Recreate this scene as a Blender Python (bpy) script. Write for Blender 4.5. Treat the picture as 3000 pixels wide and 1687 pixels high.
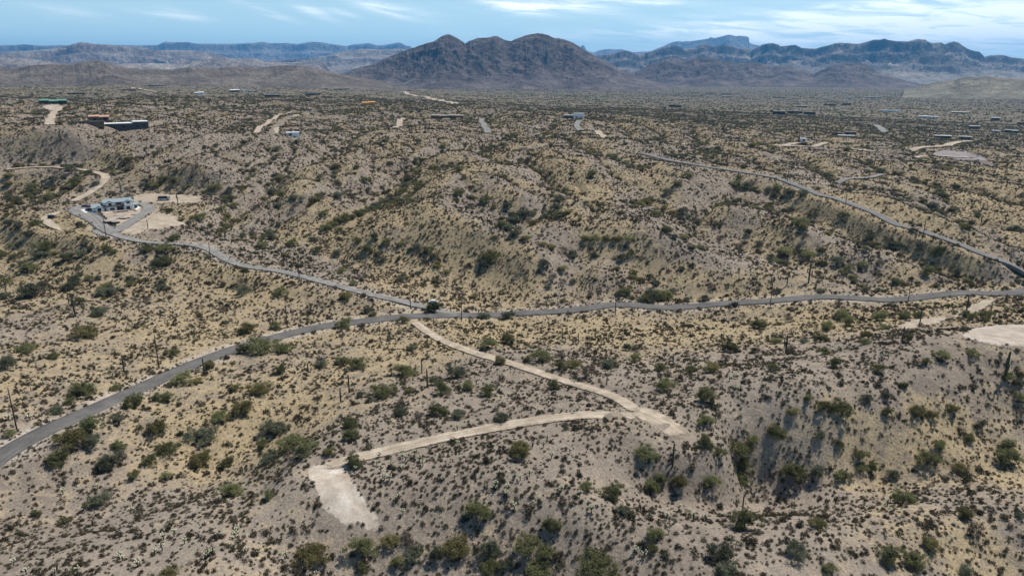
import bpy, math, random
import numpy as np
from mathutils import Vector, Matrix
random.seed(7); RNG = np.random.default_rng(7)
D = bpy.data
for o in list(D.objects): D.objects.remove(o)
SC = bpy.context.scene
COL = SC.collection
R = math.radians

# ------------------------------------------------------------------ camera, light, exposure
F = 2100.0; PITCH = R(16.6); CAMZ = 110.0          # focal length in photo pixels (3000 wide), pitch down, height
cam = D.cameras.new('camera'); camo = D.objects.new('camera', cam); COL.objects.link(camo)
cam.sensor_width = 36; cam.lens = 36*F/3000; cam.clip_start = 1; cam.clip_end = 120000
camo.location = (0, 0, CAMZ); camo.rotation_euler = (R(90)-PITCH, 0, 0); SC.camera = camo
SUN_AZ, SUN_EL = R(50), R(56)
sd = D.lights.new('sun', 'SUN'); sd.energy = 5.0; sd.angle = R(0.53); sd.color = (1, .95, .87)
so = D.objects.new('sun', sd); COL.objects.link(so)
S = Vector((math.sin(SUN_AZ)*math.cos(SUN_EL), math.cos(SUN_AZ)*math.cos(SUN_EL), math.sin(SUN_EL)))
so.rotation_euler = S.to_track_quat('Z', 'Y').to_euler()
SC.view_settings.view_transform = 'Standard'; SC.view_settings.look = 'None'
SC.view_settings.exposure = 0.15; SC.view_settings.gamma = 1
HAZE_DENSITY = 3.4e-5; HAZE_COLOR = (0.14, 0.50, 1.0)

def ray(px, py):
    """direction of the photograph's pixel (3000x1687) in the world"""
    cx = (np.asarray(px, float)-1500)/F; cy = (843.5-np.asarray(py, float))/F
    dx = cx; dy = math.cos(PITCH)+cy*math.sin(PITCH); dz = -math.sin(PITCH)+cy*math.cos(PITCH)
    return dx, dy, dz
def azel(px, py):
    dx, dy, dz = ray(px, py); return np.arctan2(dx, dy), np.arctan2(dz, np.hypot(dx, dy))

class NT:
    """small helper around a node tree"""
    def __init__(s, nt): s.nt = nt; s.n = nt.nodes; s.l = nt.links
    def add(s, t, **k):
        nd = s.n.new(t)
        for a, v in k.items():
            if a.startswith('i_'):
                key = a[2:]; key = int(key) if key.isdigit() else key.replace('_', ' ')
                s.put(nd.inputs[key], v)
            else: setattr(nd, a, v)
        return nd
    def put(s, inp, v):
        if isinstance(v, bpy.types.NodeSocket): s.l.new(v, inp)
        else:
            try: inp.default_value = v
            except Exception: inp.default_value = tuple(v)+(1,)
    def m(s, op, a, b=0.0, c=0.0, clamp=False):
        nd = s.n.new('ShaderNodeMath'); nd.operation = op; nd.use_clamp = clamp
        for i, v in enumerate((a, b, c)): s.put(nd.inputs[i], v)
        return nd.outputs[0]
    def mix(s, f, a, b, bt='MIX'):
        nd = s.n.new('ShaderNodeMix'); nd.data_type = 'RGBA'; nd.blend_type = bt
        s.put(nd.inputs[0], f); s.put(nd.inputs[6], a); s.put(nd.inputs[7], b); return nd.outputs[2]
    def ramp(s, f, pts):
        nd = s.n.new('ShaderNodeValToRGB'); cr = nd.color_ramp
        while len(cr.elements) < len(pts): cr.elements.new(.5)
        for e, (p, c) in zip(cr.elements, pts):
            e.position = p; e.color = (c, c, c, 1) if isinstance(c, (int, float)) else tuple(c)+(1,)
        s.put(nd.inputs[0], f); return nd.outputs[0]
    def noise(s, vec, scale, detail=4, rough=.55, dist=0):
        nd = s.n.new('ShaderNodeTexNoise'); s.put(nd.inputs['Vector'], vec)
        nd.inputs['Scale'].default_value = scale; nd.inputs['Detail'].default_value = detail
        nd.inputs['Roughness'].default_value = rough; nd.inputs['Distortion'].default_value = dist
        return nd.outputs[0]

# world: Nishita sky with thin cirrus streaks
W = D.worlds.new('World'); SC.world = W; W.use_nodes = True
T = NT(W.node_tree); T.n.clear()
sky = T.add('ShaderNodeTexSky', sky_type='NISHITA', sun_disc=False, sun_elevation=SUN_EL, sun_rotation=SUN_AZ,
            altitude=700, air_density=1.0, dust_density=0.3, ozone_density=2.0)
tc = T.add('ShaderNodeTexCoord'); sp = T.add('ShaderNodeSeparateXYZ', i_0=tc.outputs['Generated'])
X, Y, Z = sp.outputs
az_n = T.m('ARCTAN2', X, Y); el_n = T.m('ARCSINE', Z)
cv = T.add('ShaderNodeCombineXYZ', i_0=T.m('MULTIPLY', az_n, 11.0), i_1=T.m('ADD', T.m('MULTIPLY', el_n, 110.0), T.m('MULTIPLY', az_n, 9.0)), i_2=0.0).outputs[0]
st = T.noise(cv, 1.0, 6, .62, .6)
cv2 = T.add('ShaderNodeCombineXYZ', i_0=T.m('MULTIPLY', az_n, 3.0), i_1=T.m('MULTIPLY', el_n, 34.0), i_2=3.0).outputs[0]
st2 = T.noise(cv2, 1.0, 5, .6, .3)
total = T.m('MULTIPLY', T.ramp(st2, [(.56, 0.0), (.8, .25)]), 1.0)
for (px, py, w, h, tilt, a) in [(215, 38, 75, 13, .12, .45), (440, 38, 70, 7, .12, .3), (535, 44, 60, 11, .16, .45), (780, 36, 75, 9, .3, .45),
        (920, 35, 60, 13, .35, .6), (1010, 40, 45, 8, .25, .4), (1120, 27, 90, 13, .22, .7), (1200, 38, 90, 14, .1, .55), (1480, 10, 110, 14, .2, .9), (1570, 24, 130, 16, 0, .95),
        (1690, 20, 130, 14, .1, .8), (1880, 6, 160, 9, .05, .8), (2590, 10, 220, 12, -.09, .8), (2330, 50, 300, 16, -.03, .3),
        (2100, 78, 360, 12, -.05, .4), (2500, 62, 300, 12, -.04, .4), (2800, 62, 420, 26, 0, .5), (2500, 92, 700, 18, 0, .35), (2950, 20, 260, 60, 0, .4), (2600, 80, 520, 55, 0, .55), (2950, 110, 480, 60, 0, .8), (2350, 120, 500, 30, 0, .4)]:
    a0, e0 = azel(px, py); sa, se = w/F, h/F
    du = T.m('SUBTRACT', az_n, float(a0)); dv = T.m('SUBTRACT', el_n, float(e0))
    dv = T.m('ADD', dv, T.m('MULTIPLY', du, float(tilt)))
    q = T.m('ADD', T.m('POWER', T.m('ABSOLUTE', T.m('MULTIPLY', du, 1/sa)), 2.0), T.m('POWER', T.m('ABSOLUTE', T.m('MULTIPLY', dv, 1/se)), 2.0))
    g = T.m('MULTIPLY', T.m('EXPONENT', T.m('MULTIPLY', q, -1.1)), float(a))
    total = T.m('ADD', total, g)
cl = T.m('MULTIPLY', total, T.ramp(st, [(.38, .12), (.60, 1.0)]), clamp=True)
front = T.m('GREATER_THAN', Z, 0.0)
cl = T.m('MULTIPLY', cl, front)
SKY_STRENGTH = 0.068
skyc = T.mix(1.0, sky.outputs[0], (0.98, 1.16, 1.12), 'MULTIPLY')
hzn = T.m('MULTIPLY', T.m('EXPONENT', T.m('MULTIPLY', T.m('ABSOLUTE', el_n), -6.5)), .93)
skyc = T.mix(hzn, skyc, (12.6, 17.6, 19.6, 1))
skyc = T.mix(T.m('MULTIPLY', cl, 1.0), skyc, (21.5, 22.5, 22.3))
bg = T.add('ShaderNodeBackground', i_0=skyc, i_1=SKY_STRENGTH)
out = T.add('ShaderNodeOutputWorld', i_0=bg.outputs[0])

# ------------------------------------------------------------------ helpers
def mesh(name, V, faces, mat=None, smooth=False, uv=None):
    me = D.meshes.new(name); V = np.asarray(V, np.float32)
    if isinstance(faces, np.ndarray):
        k = faces.shape[1]; n = len(faces)
        me.vertices.add(len(V)); me.vertices.foreach_set('co', V.ravel())
        me.loops.add(n*k); me.loops.foreach_set('vertex_index', faces.ravel().astype(np.int32))
        me.polygons.add(n); me.polygons.foreach_set('loop_start', np.arange(0, n*k, k, dtype=np.int32))
        me.polygons.foreach_set('loop_total', np.full(n, k, np.int32)); me.update(calc_edges=True); 
    else: me.from_pydata([tuple(map(float, v)) for v in V], [], faces); me.update()
    if mat:
        me.materials.append(mat)
    if smooth: me.polygons.foreach_set('use_smooth', np.ones(len(me.polygons), bool))
    return me
def fattr(me, name, vals, typ='FLOAT', dom='POINT'):
    a = me.attributes.new(name, typ, dom)
    key = 'vector' if typ == 'FLOAT_VECTOR' else ('color' if 'COLOR' in typ else 'value')
    a.data.foreach_set(key, np.asarray(vals).ravel())
def obj(name, me, parent=None, loc=None, rot=None, scale=None):
    o = D.objects.new(name, me); COL.objects.link(o)
    if parent: o.parent = parent
    if loc is not None: o.location = loc
    if rot is not None: o.rotation_euler = rot
    if scale is not None: o.scale = scale if hasattr(scale, '__len__') else (scale,)*3
    return o
def tag(o, label=None, cat=None, group=None, kind=None):
    if label: o['label'] = label
    if cat: o['category'] = cat
    if group: o['group'] = group
    if kind: o['kind'] = kind
    return o
def thing(name, label, cat, loc, rz=0, group=None, scale=None):
    return tag(obj(name, None, None, loc, (0, 0, rz), scale), label, cat, group)

class MB:
    """collects boxes, prisms and tubes into one mesh"""
    def __init__(s): s.V = []; s.Fc = []
    def add(s, V, Fc):
        n = len(s.V); s.V += [tuple(v) for v in V]; s.Fc += [tuple(i+n for i in f) for f in Fc]; return s
    def box(s, x0, x1, y0, y1, z0, z1):
        return s.add([(x0, y0, z0), (x1, y0, z0), (x1, y1, z0), (x0, y1, z0), (x0, y0, z1), (x1, y0, z1), (x1, y1, z1), (x0, y1, z1)],
                     [(0, 3, 2, 1), (4, 5, 6, 7), (0, 1, 5, 4), (1, 2, 6, 5), (2, 3, 7, 6), (3, 0, 4, 7)])
    def prism(s, poly, axis, a, b):
        """poly of (p,q) extruded along axis from a to b"""
        def P(p, q, t): return (t, p, q) if axis == 'x' else ((p, t, q) if axis == 'y' else (p, q, t))
        n = len(poly)
        return s.add([P(p, q, a) for p, q in poly]+[P(p, q, b) for p, q in poly],
                     [tuple(range(n))[::-1], tuple(range(n, 2*n))]+[(i, (i+1) % n, n+(i+1) % n, n+i) for i in range(n)])
    def tube(s, pts, rad, n=6, star=None):
        base = len(s.V); k = len(pts)
        for j, (p, r) in enumerate(zip(pts, rad)):
            p = Vector(p); d = (Vector(pts[min(j+1, k-1)])-Vector(pts[max(j-1, 0)])).normalized()
            u = d.orthogonal().normalized() if abs(d.z) < .98 else Vector((1, 0, 0)); u = (u-d*u.dot(d)).normalized(); w = d.cross(u)
            for i in range(n):
                a = 2*math.pi*i/n; rr = r*(1 if not star or i % 2 == 0 else star)
                s.V.append(tuple(p+u*math.cos(a)*rr+w*math.sin(a)*rr))
        for j in range(k-1):
            for i in range(n):
                a = base+j*n+i; b = base+j*n+(i+1) % n; s.Fc.append((a, b, b+n, a+n))
        s.Fc.append(tuple(base+i for i in range(n))[::-1]); s.Fc.append(tuple(base+(k-1)*n+i for i in range(n)))
        return s
    def mesh(s, name, mat, smooth=False): return mesh(name, s.V, s.Fc, mat, smooth)
    def obj(s, name, mat, parent=None, smooth=False): return obj(name, s.mesh(name, mat, smooth), parent)

# numpy gradient noise
_P = RNG.permutation(4096)
def pnoise(x, y, seed=0):
    x = np.asarray(x, float); y = np.asarray(y, float)
    xi = np.floor(x).astype(np.int64); yi = np.floor(y).astype(np.int64); xf = x-xi; yf = y-yi
    def g(i, j):
        h = _P[(_P[(i+seed*131) & 4095]+j) & 4095]*(2*math.pi/4096); return np.cos(h), np.sin(h)
    u = xf*xf*xf*(xf*(xf*6-15)+10); v = yf*yf*yf*(yf*(yf*6-15)+10)
    def d(i, j):
        gx, gy = g(xi+i, yi+j); return gx*(xf-i)+gy*(yf-j)
    a = d(0, 0)*(1-u)+d(1, 0)*u; b = d(0, 1)*(1-u)+d(1, 1)*u
    return (a*(1-v)+b*v)*1.5
def fbm(x, y, o=4, seed=0, gain=.5):
    s = 0; a = 1; t = 0
    for k in range(o):
        s = s+a*pnoise(x, y, seed+k); t += a; x = np.asarray(x)*2.03+17.1; y = np.asarray(y)*2.03+9.7; a *= gain
    return s/t
def ridged(x, y, o=4, seed=0, gain=.5):
    s = 0; a = 1; t = 0
    for k in range(o):
        s = s+a*(1-2*np.abs(pnoise(x, y, seed+k))); t += a; x = np.asarray(x)*2.07+7.1; y = np.asarray(y)*2.07+3.7; a *= gain
    return s/t

# ------------------------------------------------------------------ materials
def pbr(name, col, rough=.8, metal=0, spec=.3, vary=0.0, scale=1.0, bump=0, coord='Object'):
    m = D.materials.new(name); m.use_nodes = True; t = NT(m.node_tree); b = t.n['Principled BSDF']
    b.inputs['Roughness'].default_value = rough; b.inputs['Metallic'].default_value = metal
    b.inputs['Specular IOR Level'].default_value = spec
    tc = t.add('ShaderNodeTexCoord')
    n = t.noise(tc.outputs[coord], scale, 5, .6)
    f = t.m('MULTIPLY_ADD', n, 2*vary, 1-vary)
    rgb = t.add('ShaderNodeCombineColor', i_0=f, i_1=f, i_2=f).outputs[0]
    t.put(b.inputs['Base Color'], t.mix(1.0, tuple(col)+(1,), rgb, 'MULTIPLY'))
    if bump:
        bn = t.add('ShaderNodeBump', i_Strength=bump, i_Height=n); t.put(b.inputs['Normal'], bn.outputs[0])
    return m
def foliage(name, c1, c2, transl=.3, spread=.35):
    m = D.materials.new(name); m.use_nodes = True; t = NT(m.node_tree); t.n.clear()
    oi = t.add('ShaderNodeObjectInfo'); ge = t.add('ShaderNodeNewGeometry')
    f = t.m('ADD', t.m('MULTIPLY', oi.outputs['Random'], .35), t.m('ADD', t.m('MULTIPLY', ge.outputs['Random Per Island'], .25), t.m('MULTIPLY', t.add('ShaderNodeAttribute', attribute_name='clump').outputs['Fac'], .4)))
    c = t.mix(f, tuple(c1)+(1,), tuple(c2)+(1,))
    k = t.m('MULTIPLY_ADD', t.m('FRACT', t.m('MULTIPLY', oi.outputs['Random'], 17.3)), 2*spread, 1-spread)
    c = t.mix(1.0, c, t.add('ShaderNodeCombineColor', i_0=k, i_1=k, i_2=k).outputs[0], 'MULTIPLY')
    df = t.add('ShaderNodeBsdfDiffuse', i_0=c); tr = t.add('ShaderNodeBsdfTranslucent', i_0=c)
    mx = t.add('ShaderNodeMixShader', i_0=transl, i_1=df.outputs[0], i_2=tr.outputs[0])
    t.add('ShaderNodeOutputMaterial', i_0=mx.outputs[0]); return m

M = {}
M['green'] = foliage('palo_verde_green', (.105, .115, .052), (.30, .295, .145), .42)
M['olive'] = foliage('olive_foliage', (.11, .10, .05), (.31, .275, .125), .38)
M['grey'] = foliage('grey_green_foliage', (.085, .096, .062), (.225, .23, .155), .3)
M['brown'] = foliage('dry_twigs', (.12, .095, .075), (.19, .155, .12), .15)
M['dark'] = foliage('dark_foliage', (.04, .055, .028), (.075, .09, .04), .25)
M['scrub'] = foliage('bursage', (.06, .052, .035), (.155, .13, .085), .22, .45)
M['creosote'] = foliage('creosote', (.06, .062, .035), (.11, .11, .06), .2, .35)
M['straw'] = foliage('straw_grass', (.38, .32, .17), (.52, .45, .26), .35, .2)
M['bark'] = pbr('bark', (.10, .08, .06), .9, vary=.3, scale=5)
M['saguaro'] = pbr('saguaro_skin', (.055, .065, .035), .8, vary=.3, scale=3)
M['cholla'] = pbr('cholla_spines', (.62, .60, .40), .8, vary=.15, scale=8)
M['cholla_stem'] = pbr('cholla_stem', (.045, .035, .025), .9, vary=.3, scale=8)
M['pole'] = pbr('pole_wood', (.075, .05, .038), .85, vary=.3, scale=4)
M['glass'] = pbr('window_glass', (.012, .018, .022), .12, spec=.6)
M['white'] = pbr('white_siding', (.82, .83, .83), .6, vary=.04, scale=2)
M['stucco'] = pbr('stucco', (.42, .35, .27), .9, vary=.08, scale=.6)
M['trim'] = pbr('black_trim', (.02, .022, .025), .5)
M['roofmetal'] = pbr('grey_roof', (.27, .32, .34), .5, vary=.08, scale=.8)
M['roofdark'] = pbr('dark_roof', (.035, .038, .042), .6, vary=.15, scale=1)
M['stone'] = pbr('grey_stone', (.28, .25, .23), .85, vary=.25, scale=2)
M['concrete'] = pbr('concrete', (.68, .66, .62), .8, vary=.06, scale=.7)
M['rubber'] = pbr('tyre_rubber', (.02, .02, .02), .9)
M['soilpile'] = pbr('loose_soil', (.34, .29, .25), .95, vary=.18, scale=.8)
M['brick'] = pbr('brown_block', (.20, .13, .10), .9, vary=.25, scale=1.5)

def rock_material(name, dark, mid, light, scale, shrubs=.0, talus=None):
    m = D.materials.new(name); m.use_nodes = True; t = NT(m.node_tree); b = t.n['Principled BSDF']
    b.inputs['Roughness'].default_value = .95; b.inputs['Specular IOR Level'].default_value = .1
    tc = t.add('ShaderNodeTexCoord').outputs['Object']
    n1 = t.noise(tc, scale, 8, .62, .4); n2 = t.noise(tc, scale*6, 6, .65)
    c = t.ramp(n1, [(.34, dark), (.5, mid), (.66, light)])
    c = t.mix(1.0, c, t.ramp(n2, [(.3, .62), (.7, 1.3)]), 'MULTIPLY')
    c = t.mix(1.0, c, t.ramp(t.noise(tc, scale*26, 4, .7), [(.36, .45), (.64, 1.5)]), 'MULTIPLY')
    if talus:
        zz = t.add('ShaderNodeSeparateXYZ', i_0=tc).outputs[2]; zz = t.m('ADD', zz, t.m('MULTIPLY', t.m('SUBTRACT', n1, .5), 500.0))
        c = t.mix(t.ramp(t.m('MULTIPLY', zz, 1/600), [(.12, 1.0), (.42, 0.0)]), c, t.mix(1.0, talus+(1,), t.ramp(n2, [(.35, .6), (.65, 1.3)]), 'MULTIPLY'))  # pale talus low down; the darker rock above also paints in cliff shade
    if shrubs:
        vo = t.add('ShaderNodeTexVoronoi', i_Vector=tc, i_Scale=scale*26)
        dots = t.ramp(vo.outputs['Distance'], [(.22, 1.0), (.42, 0.0)])
        c = t.mix(t.m('MULTIPLY', dots, shrubs), c, (.05, .055, .035, 1))
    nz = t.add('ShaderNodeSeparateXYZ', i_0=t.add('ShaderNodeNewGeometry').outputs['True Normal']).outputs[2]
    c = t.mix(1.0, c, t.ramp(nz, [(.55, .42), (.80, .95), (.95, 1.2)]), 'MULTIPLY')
    t.put(b.inputs['Base Color'], c)
    h = t.m('ADD', n1, t.m('MULTIPLY', n2, .35))
    bn = t.add('ShaderNodeBump', i_Strength=1.0, i_Distance=.16/scale, i_Height=h); t.put(b.inputs['Normal'], bn.outputs[0])
    return m

# ------------------------------------------------------------------ terrain: control points as seen in the photo, raised to their heights
CT = """850,1240,12;1000,1120,13;1200,1075,14;1400,1055,15;1600,1040,17;1700,1090,14;1500,980,13;1300,915,9;1200,885,5;1100,840,3;1050,805,2
200,1400,10;600,1400,9;700,1395,6;900,1395,5;1100,1405,4;1300,1405,4;1450,1425,5;1300,1200,14;1500,1250,13;1650,1320,12;1800,1400,12;2000,1400,11
2000,1290,10;2300,1270,10;2576,1250,10;2300,1400,8;2576,1440,3;2400,1440,5;2576,1140,2;2400,1190,2;2200,1210,0;2000,1210,0;1850,1190,1;1750,1190,6;1720,1140,12;1650,1230,8;1560,1240,10
1800,1060,15;1950,990,18;2100,930,20;2300,890,21;2450,880,22;2576,870,22;2100,1080,11;2300,1080,9;2500,1000,12;2576,1050,6;2200,1000,16;2400,980,15;2520,845,21
1300,850,1;1500,860,2;1800,850,3;2100,830,5;2300,800,7;2450,780,7;2576,770,7;1900,900,9;2100,880,14;1700,920,8;1500,920,8;1700,1000,15;1400,980,11
0,1145,8;200,1040,7;400,950,5;550,880,3;700,830,1;900,800,0;1130,795,0;1500,775,0;1900,760,1;2250,745,2;2576,735,3
0,1000,10;200,950,8;0,850,9;200,850,6;400,820,3;600,780,2;800,770,2;0,760,8;200,780,7;300,700,9;100,650,12;60,640,12;420,655,13;150,700,9;600,1000,4;450,1030,4;300,1110,3;150,1180,3;0,1230,2
1100,950,6;900,1000,5;760,1060,2;650,1110,-2;560,1190,-4;400,1210,-2;200,1290,-1;0,1330,0;400,1290,6;600,1270,9;300,1380,9;0,1420,8;700,1180,7;780,1110,11;1000,1010,9
300,520,25;200,540,24;380,520,25;450,510,26;120,560,21;260,590,22;350,605,20;500,615,17;560,650,13;700,685,10;850,715,6;1000,755,3;1100,780,1
270,450,33;200,425,36;0,430,38;500,440,38;400,470,31;330,380,48;300,325,60;300,640,18;450,660,13;600,720,5;800,745,3
520,470,30;550,520,22;650,600,13;760,650,8;900,670,4;1050,720,1;1250,700,2;1450,720,1;1650,745,0
700,390,42;850,430,37;1040,450,29;1010,490,24;950,535,18;850,590,13;780,620,10
1130,400,42;1100,450,37;1080,490,33;1100,520,30;1200,570,24;1350,640,15;1500,680,9;1600,710,5;950,580,20;1000,620,12;1200,650,9;780,550,20;850,490,30;900,430,37;700,480,30
1230,530,25;1330,590,15;1450,650,9;1600,690,5;1300,380,44;1290,450,37;1320,500,32;1350,560,23;1390,470,32;1370,540,23
1450,360,46;1450,430,40;1440,480,35;1560,560,26;1650,600,21;1800,640,14;1950,680,9;2100,720,5
1560,440,37;1650,500,28;1800,580,17;1870,600,14;2000,650,9;2200,700,5
1600,420,42;1700,460,36;1850,520,29;2000,570,23;2150,620,17;2300,670,11;2400,710,6
1850,450,34;1950,500,24;2050,550,18;2200,610,11;2350,660,8;2450,690,6
1600,375,43;1700,400,39;1800,425,37;1950,450,35;2100,500,30;2200,540,26;2300,575,23;2400,610,19;2500,645,14;2576,670,11
2100,450,28;2250,500,19;2350,550,13;2450,600,9;2576,640,6;2200,400,28;2350,440,24;2500,480,22;2576,500,20;2576,560,14
0,340,60;0,395,48;150,340,61;400,345,57;600,345,54;800,345,50;1000,345,48;1200,340,48;1450,345,46;700,310,46;500,300,54;900,300,42;1100,295,44;1440,292,44;730,290,50;1600,330,42
135,255,62;0,250,60;300,250,58;600,240,50;900,250,38;1200,250,25;1600,250,5;2000,250,-5;2576,250,-10;0,222,58;300,222,55;600,222,45;900,222,30;1300,232,10;2000,236,-10;2576,236,-10;1600,236,-5
2576,300,0;2300,300,5;2000,300,16;1700,300,28;1700,340,38;1900,340,28;2100,360,22;2300,370,16;2500,400,14;2500,340,5;1900,380,32;2100,400,26"""
C = np.array([[float(v) for v in t.split(',')] for l in CT.split('\n') for t in l.split(';')])
C[:, :2] *= 3000/2576
dist2 = ((C[:, None, :2]-C[None, :, :2])**2).sum(-1)
Wt = np.exp(-dist2/(2*90.0**2)); zs = (Wt*C[None, :, 2]).sum(1)/Wt.sum(1)
near = np.clip((C[:, 1]-850)/150, 0, 1); kk = 1.06-.06*near
zc = zs+kk*(C[:, 2]-zs)
dx, dy, dz = ray(C[:, 0], C[:, 1]); tt = (zc-CAMZ)/dz
cxw, cyw = dx*tt, dy*tt
cu, cvv = np.arctan2(cxw, cyw), np.log(np.hypot(cxw, cyw))
def tps(r2): return .5*r2*np.log(r2+1e-12)
A = tps((cu[:, None]-cu)**2+(cvv[:, None]-cvv)**2); n = len(cu); A[np.arange(n), np.arange(n)] += 1.5e-4
Pm = np.stack([np.ones(n), cu, cvv], 1)
K = np.block([[A, Pm], [Pm.T, np.zeros((3, 3))]]); sol = np.linalg.solve(K, np.concatenate([zc, [0, 0, 0]]))
U_, V_ = np.linspace(R(-42), R(42), 260), np.linspace(math.log(120), math.log(6500), 260)
UU, VV = np.meshgrid(U_, V_, indexing='ij'); q = UU.ravel(), VV.ravel(); Zl = np.zeros(UU.size)
for i in range(0, UU.size, 8000):
    s = slice(i, i+8000); r2 = (q[0][s, None]-cu)**2+(q[1][s, None]-cvv)**2
    Zl[s] = tps(r2)@sol[:n]+sol[n]+sol[n+1]*q[0][s]+sol[n+2]*q[1][s]
Zl = np.clip(Zl.reshape(UU.shape), -14, 70)

def axis(segs):
    a = [segs[0][0]]
    for s0, s1, n in segs: a += list(np.linspace(s0, s1, n+1)[1:])
    return np.array(a)
AZ = np.radians(axis([(-180, -60, 20), (-60, -42, 24), (-42, 42, 840), (42, 60, 24), (60, 180, 20)]))
RR = np.concatenate([np.geomspace(1, 110, 16)[:-1], np.arange(110, 300, .75), np.exp(np.arange(math.log(300), math.log(1000), .0036)),
                     np.exp(np.arange(math.log(1000), math.log(3200), .008)), np.exp(np.arange(math.log(3200), math.log(9000), .02)), np.geomspace(9200, 34000, 22)])
A2, R2 = np.meshgrid(AZ, RR, indexing='ij'); XX, YY = R2*np.sin(A2), R2*np.cos(A2)
def lat(a, r):
    a = np.clip(a, U_[0], U_[-1]); v = np.clip(np.log(r), V_[0], V_[-1])
    fi = (a-U_[0])/(U_[1]-U_[0]); fj = (v-V_[0])/(V_[1]-V_[0]); i = np.clip(fi.astype(int), 0, 258); j = np.clip(fj.astype(int), 0, 258)
    fi -= i; fj -= j
    return (Zl[i, j]*(1-fi)+Zl[i+1, j]*fi)*(1-fj)+(Zl[i, j+1]*(1-fi)+Zl[i+1, j+1]*fi)*fj
H = lat(A2, R2)
back = np.clip((np.abs(A2)-R(55))/R(50), 0, 1); H = H*(1-back)+6*back
farw = np.clip((R2-3500)/3500, 0, 1); H = H*(1-farw)+(5+10*np.clip(-A2, -1, 1))*farw
amp = np.clip((R2-250)/900, 0, 1)
wx, wy = XX+25*fbm(XX/140, YY/140, 2, 40), YY+25*fbm(XX/140, YY/140, 2, 50)
dis = np.clip((R2-600)/500, 0, 1)*np.clip((5500-R2)/1500, 0, 1)
side = np.clip((.35-A2)/.5, .15, 1)
H += (.5+2.2*amp)*fbm(XX/95, YY/95, 3, 3)+(.5+1.2*amp)*fbm(XX/30, YY/30, 3, 5)+.22*fbm(XX/8, YY/8, 2, 9)
H += dis*side*(13*ridged(wx/210, wy/330, 4, 21)+9*fbm(XX/600, YY/600, 2, 25))-dis*side*2
mid_ = np.clip((R2-400)/80, 0, 1)*np.clip((1300-R2)/400, 0, 1)
H -= np.clip((430-R2)/100, 0, 1)*1.15*ridged((XX+6*fbm(XX/30, YY/30, 2, 38))/38, YY/44, 4, 37)

def bil(G, a, r):
    a = np.asarray(a, float); r = np.asarray(r, float)
    fi = np.interp(a, AZ, np.arange(len(AZ))); fj = np.interp(r, RR, np.arange(len(RR)))
    i = np.clip(fi.astype(int), 0, len(AZ)-2); j = np.clip(fj.astype(int), 0, len(RR)-2); fi = fi-i; fj = fj-j
    return (G[i, j]*(1-fi)+G[i+1, j]*fi)*(1-fj)+(G[i, j+1]*(1-fi)+G[i+1, j+1]*fi)*fj
def ground(x, y): return bil(H, np.arctan2(x, y), np.hypot(x, y))
JR = np.searchsorted(RR, 112); RS = RR[JR:]
def hit(px, py):
    """where a photo pixel's line of sight meets the terrain"""
    px = np.atleast_1d(np.asarray(px, float)); py = np.atleast_1d(np.asarray(py, float))
    dx, dy, dz = ray(px, py); a = np.arctan2(dx, dy); sl = dz/np.hypot(dx, dy); ox, oy = [], []
    for ai, s in zip(a, sl):
        fi = float(np.interp(ai, AZ, np.arange(len(AZ)))); i = min(int(fi), len(AZ)-2); fi -= i
        prof = H[i, JR:]*(1-fi)+H[i+1, JR:]*fi; dd = CAMZ+s*RS-prof; k = int(np.argmax(dd < 0))
        if dd[k] >= 0: r = 7000
        elif k == 0: r = RS[0]
        else: r = RS[k-1]+(RS[k]-RS[k-1])*dd[k-1]/(dd[k-1]-dd[k])
        ox.append(r*math.sin(ai)); oy.append(r*math.cos(ai))
    return np.array(ox), np.array(oy)
def T3(x0, y0, s, txt):
    """points read off an enlarged crop -> photo pixels"""
    a = [[float(v) for v in t.split(',')] for t in txt.replace('\n', ';').split(';') if t.strip()]
    return [[x0+p[0]/s, y0+p[1]/s]+[w/s for w in p[2:]] for p in a]
P8 = (0, 780, 2.415); N1 = (900, 880, 2.342); N2 = (1900, 850, 2.342); S1 = (0, 1250, 2.576); S2 = (1000, 1250, 2.576); S3 = (2000, 1250, 2.576)
M2 = (700, 400, 2.576); M3 = (1700, 400, 1.982); L4 = (0, 440, 3.623); R1 = (0, 60, 2.576); Q2 = (1000, 60, 2.576); Q3 = (2000, 60, 2.576); Q4 = (2300, 250, 3.623)

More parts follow.
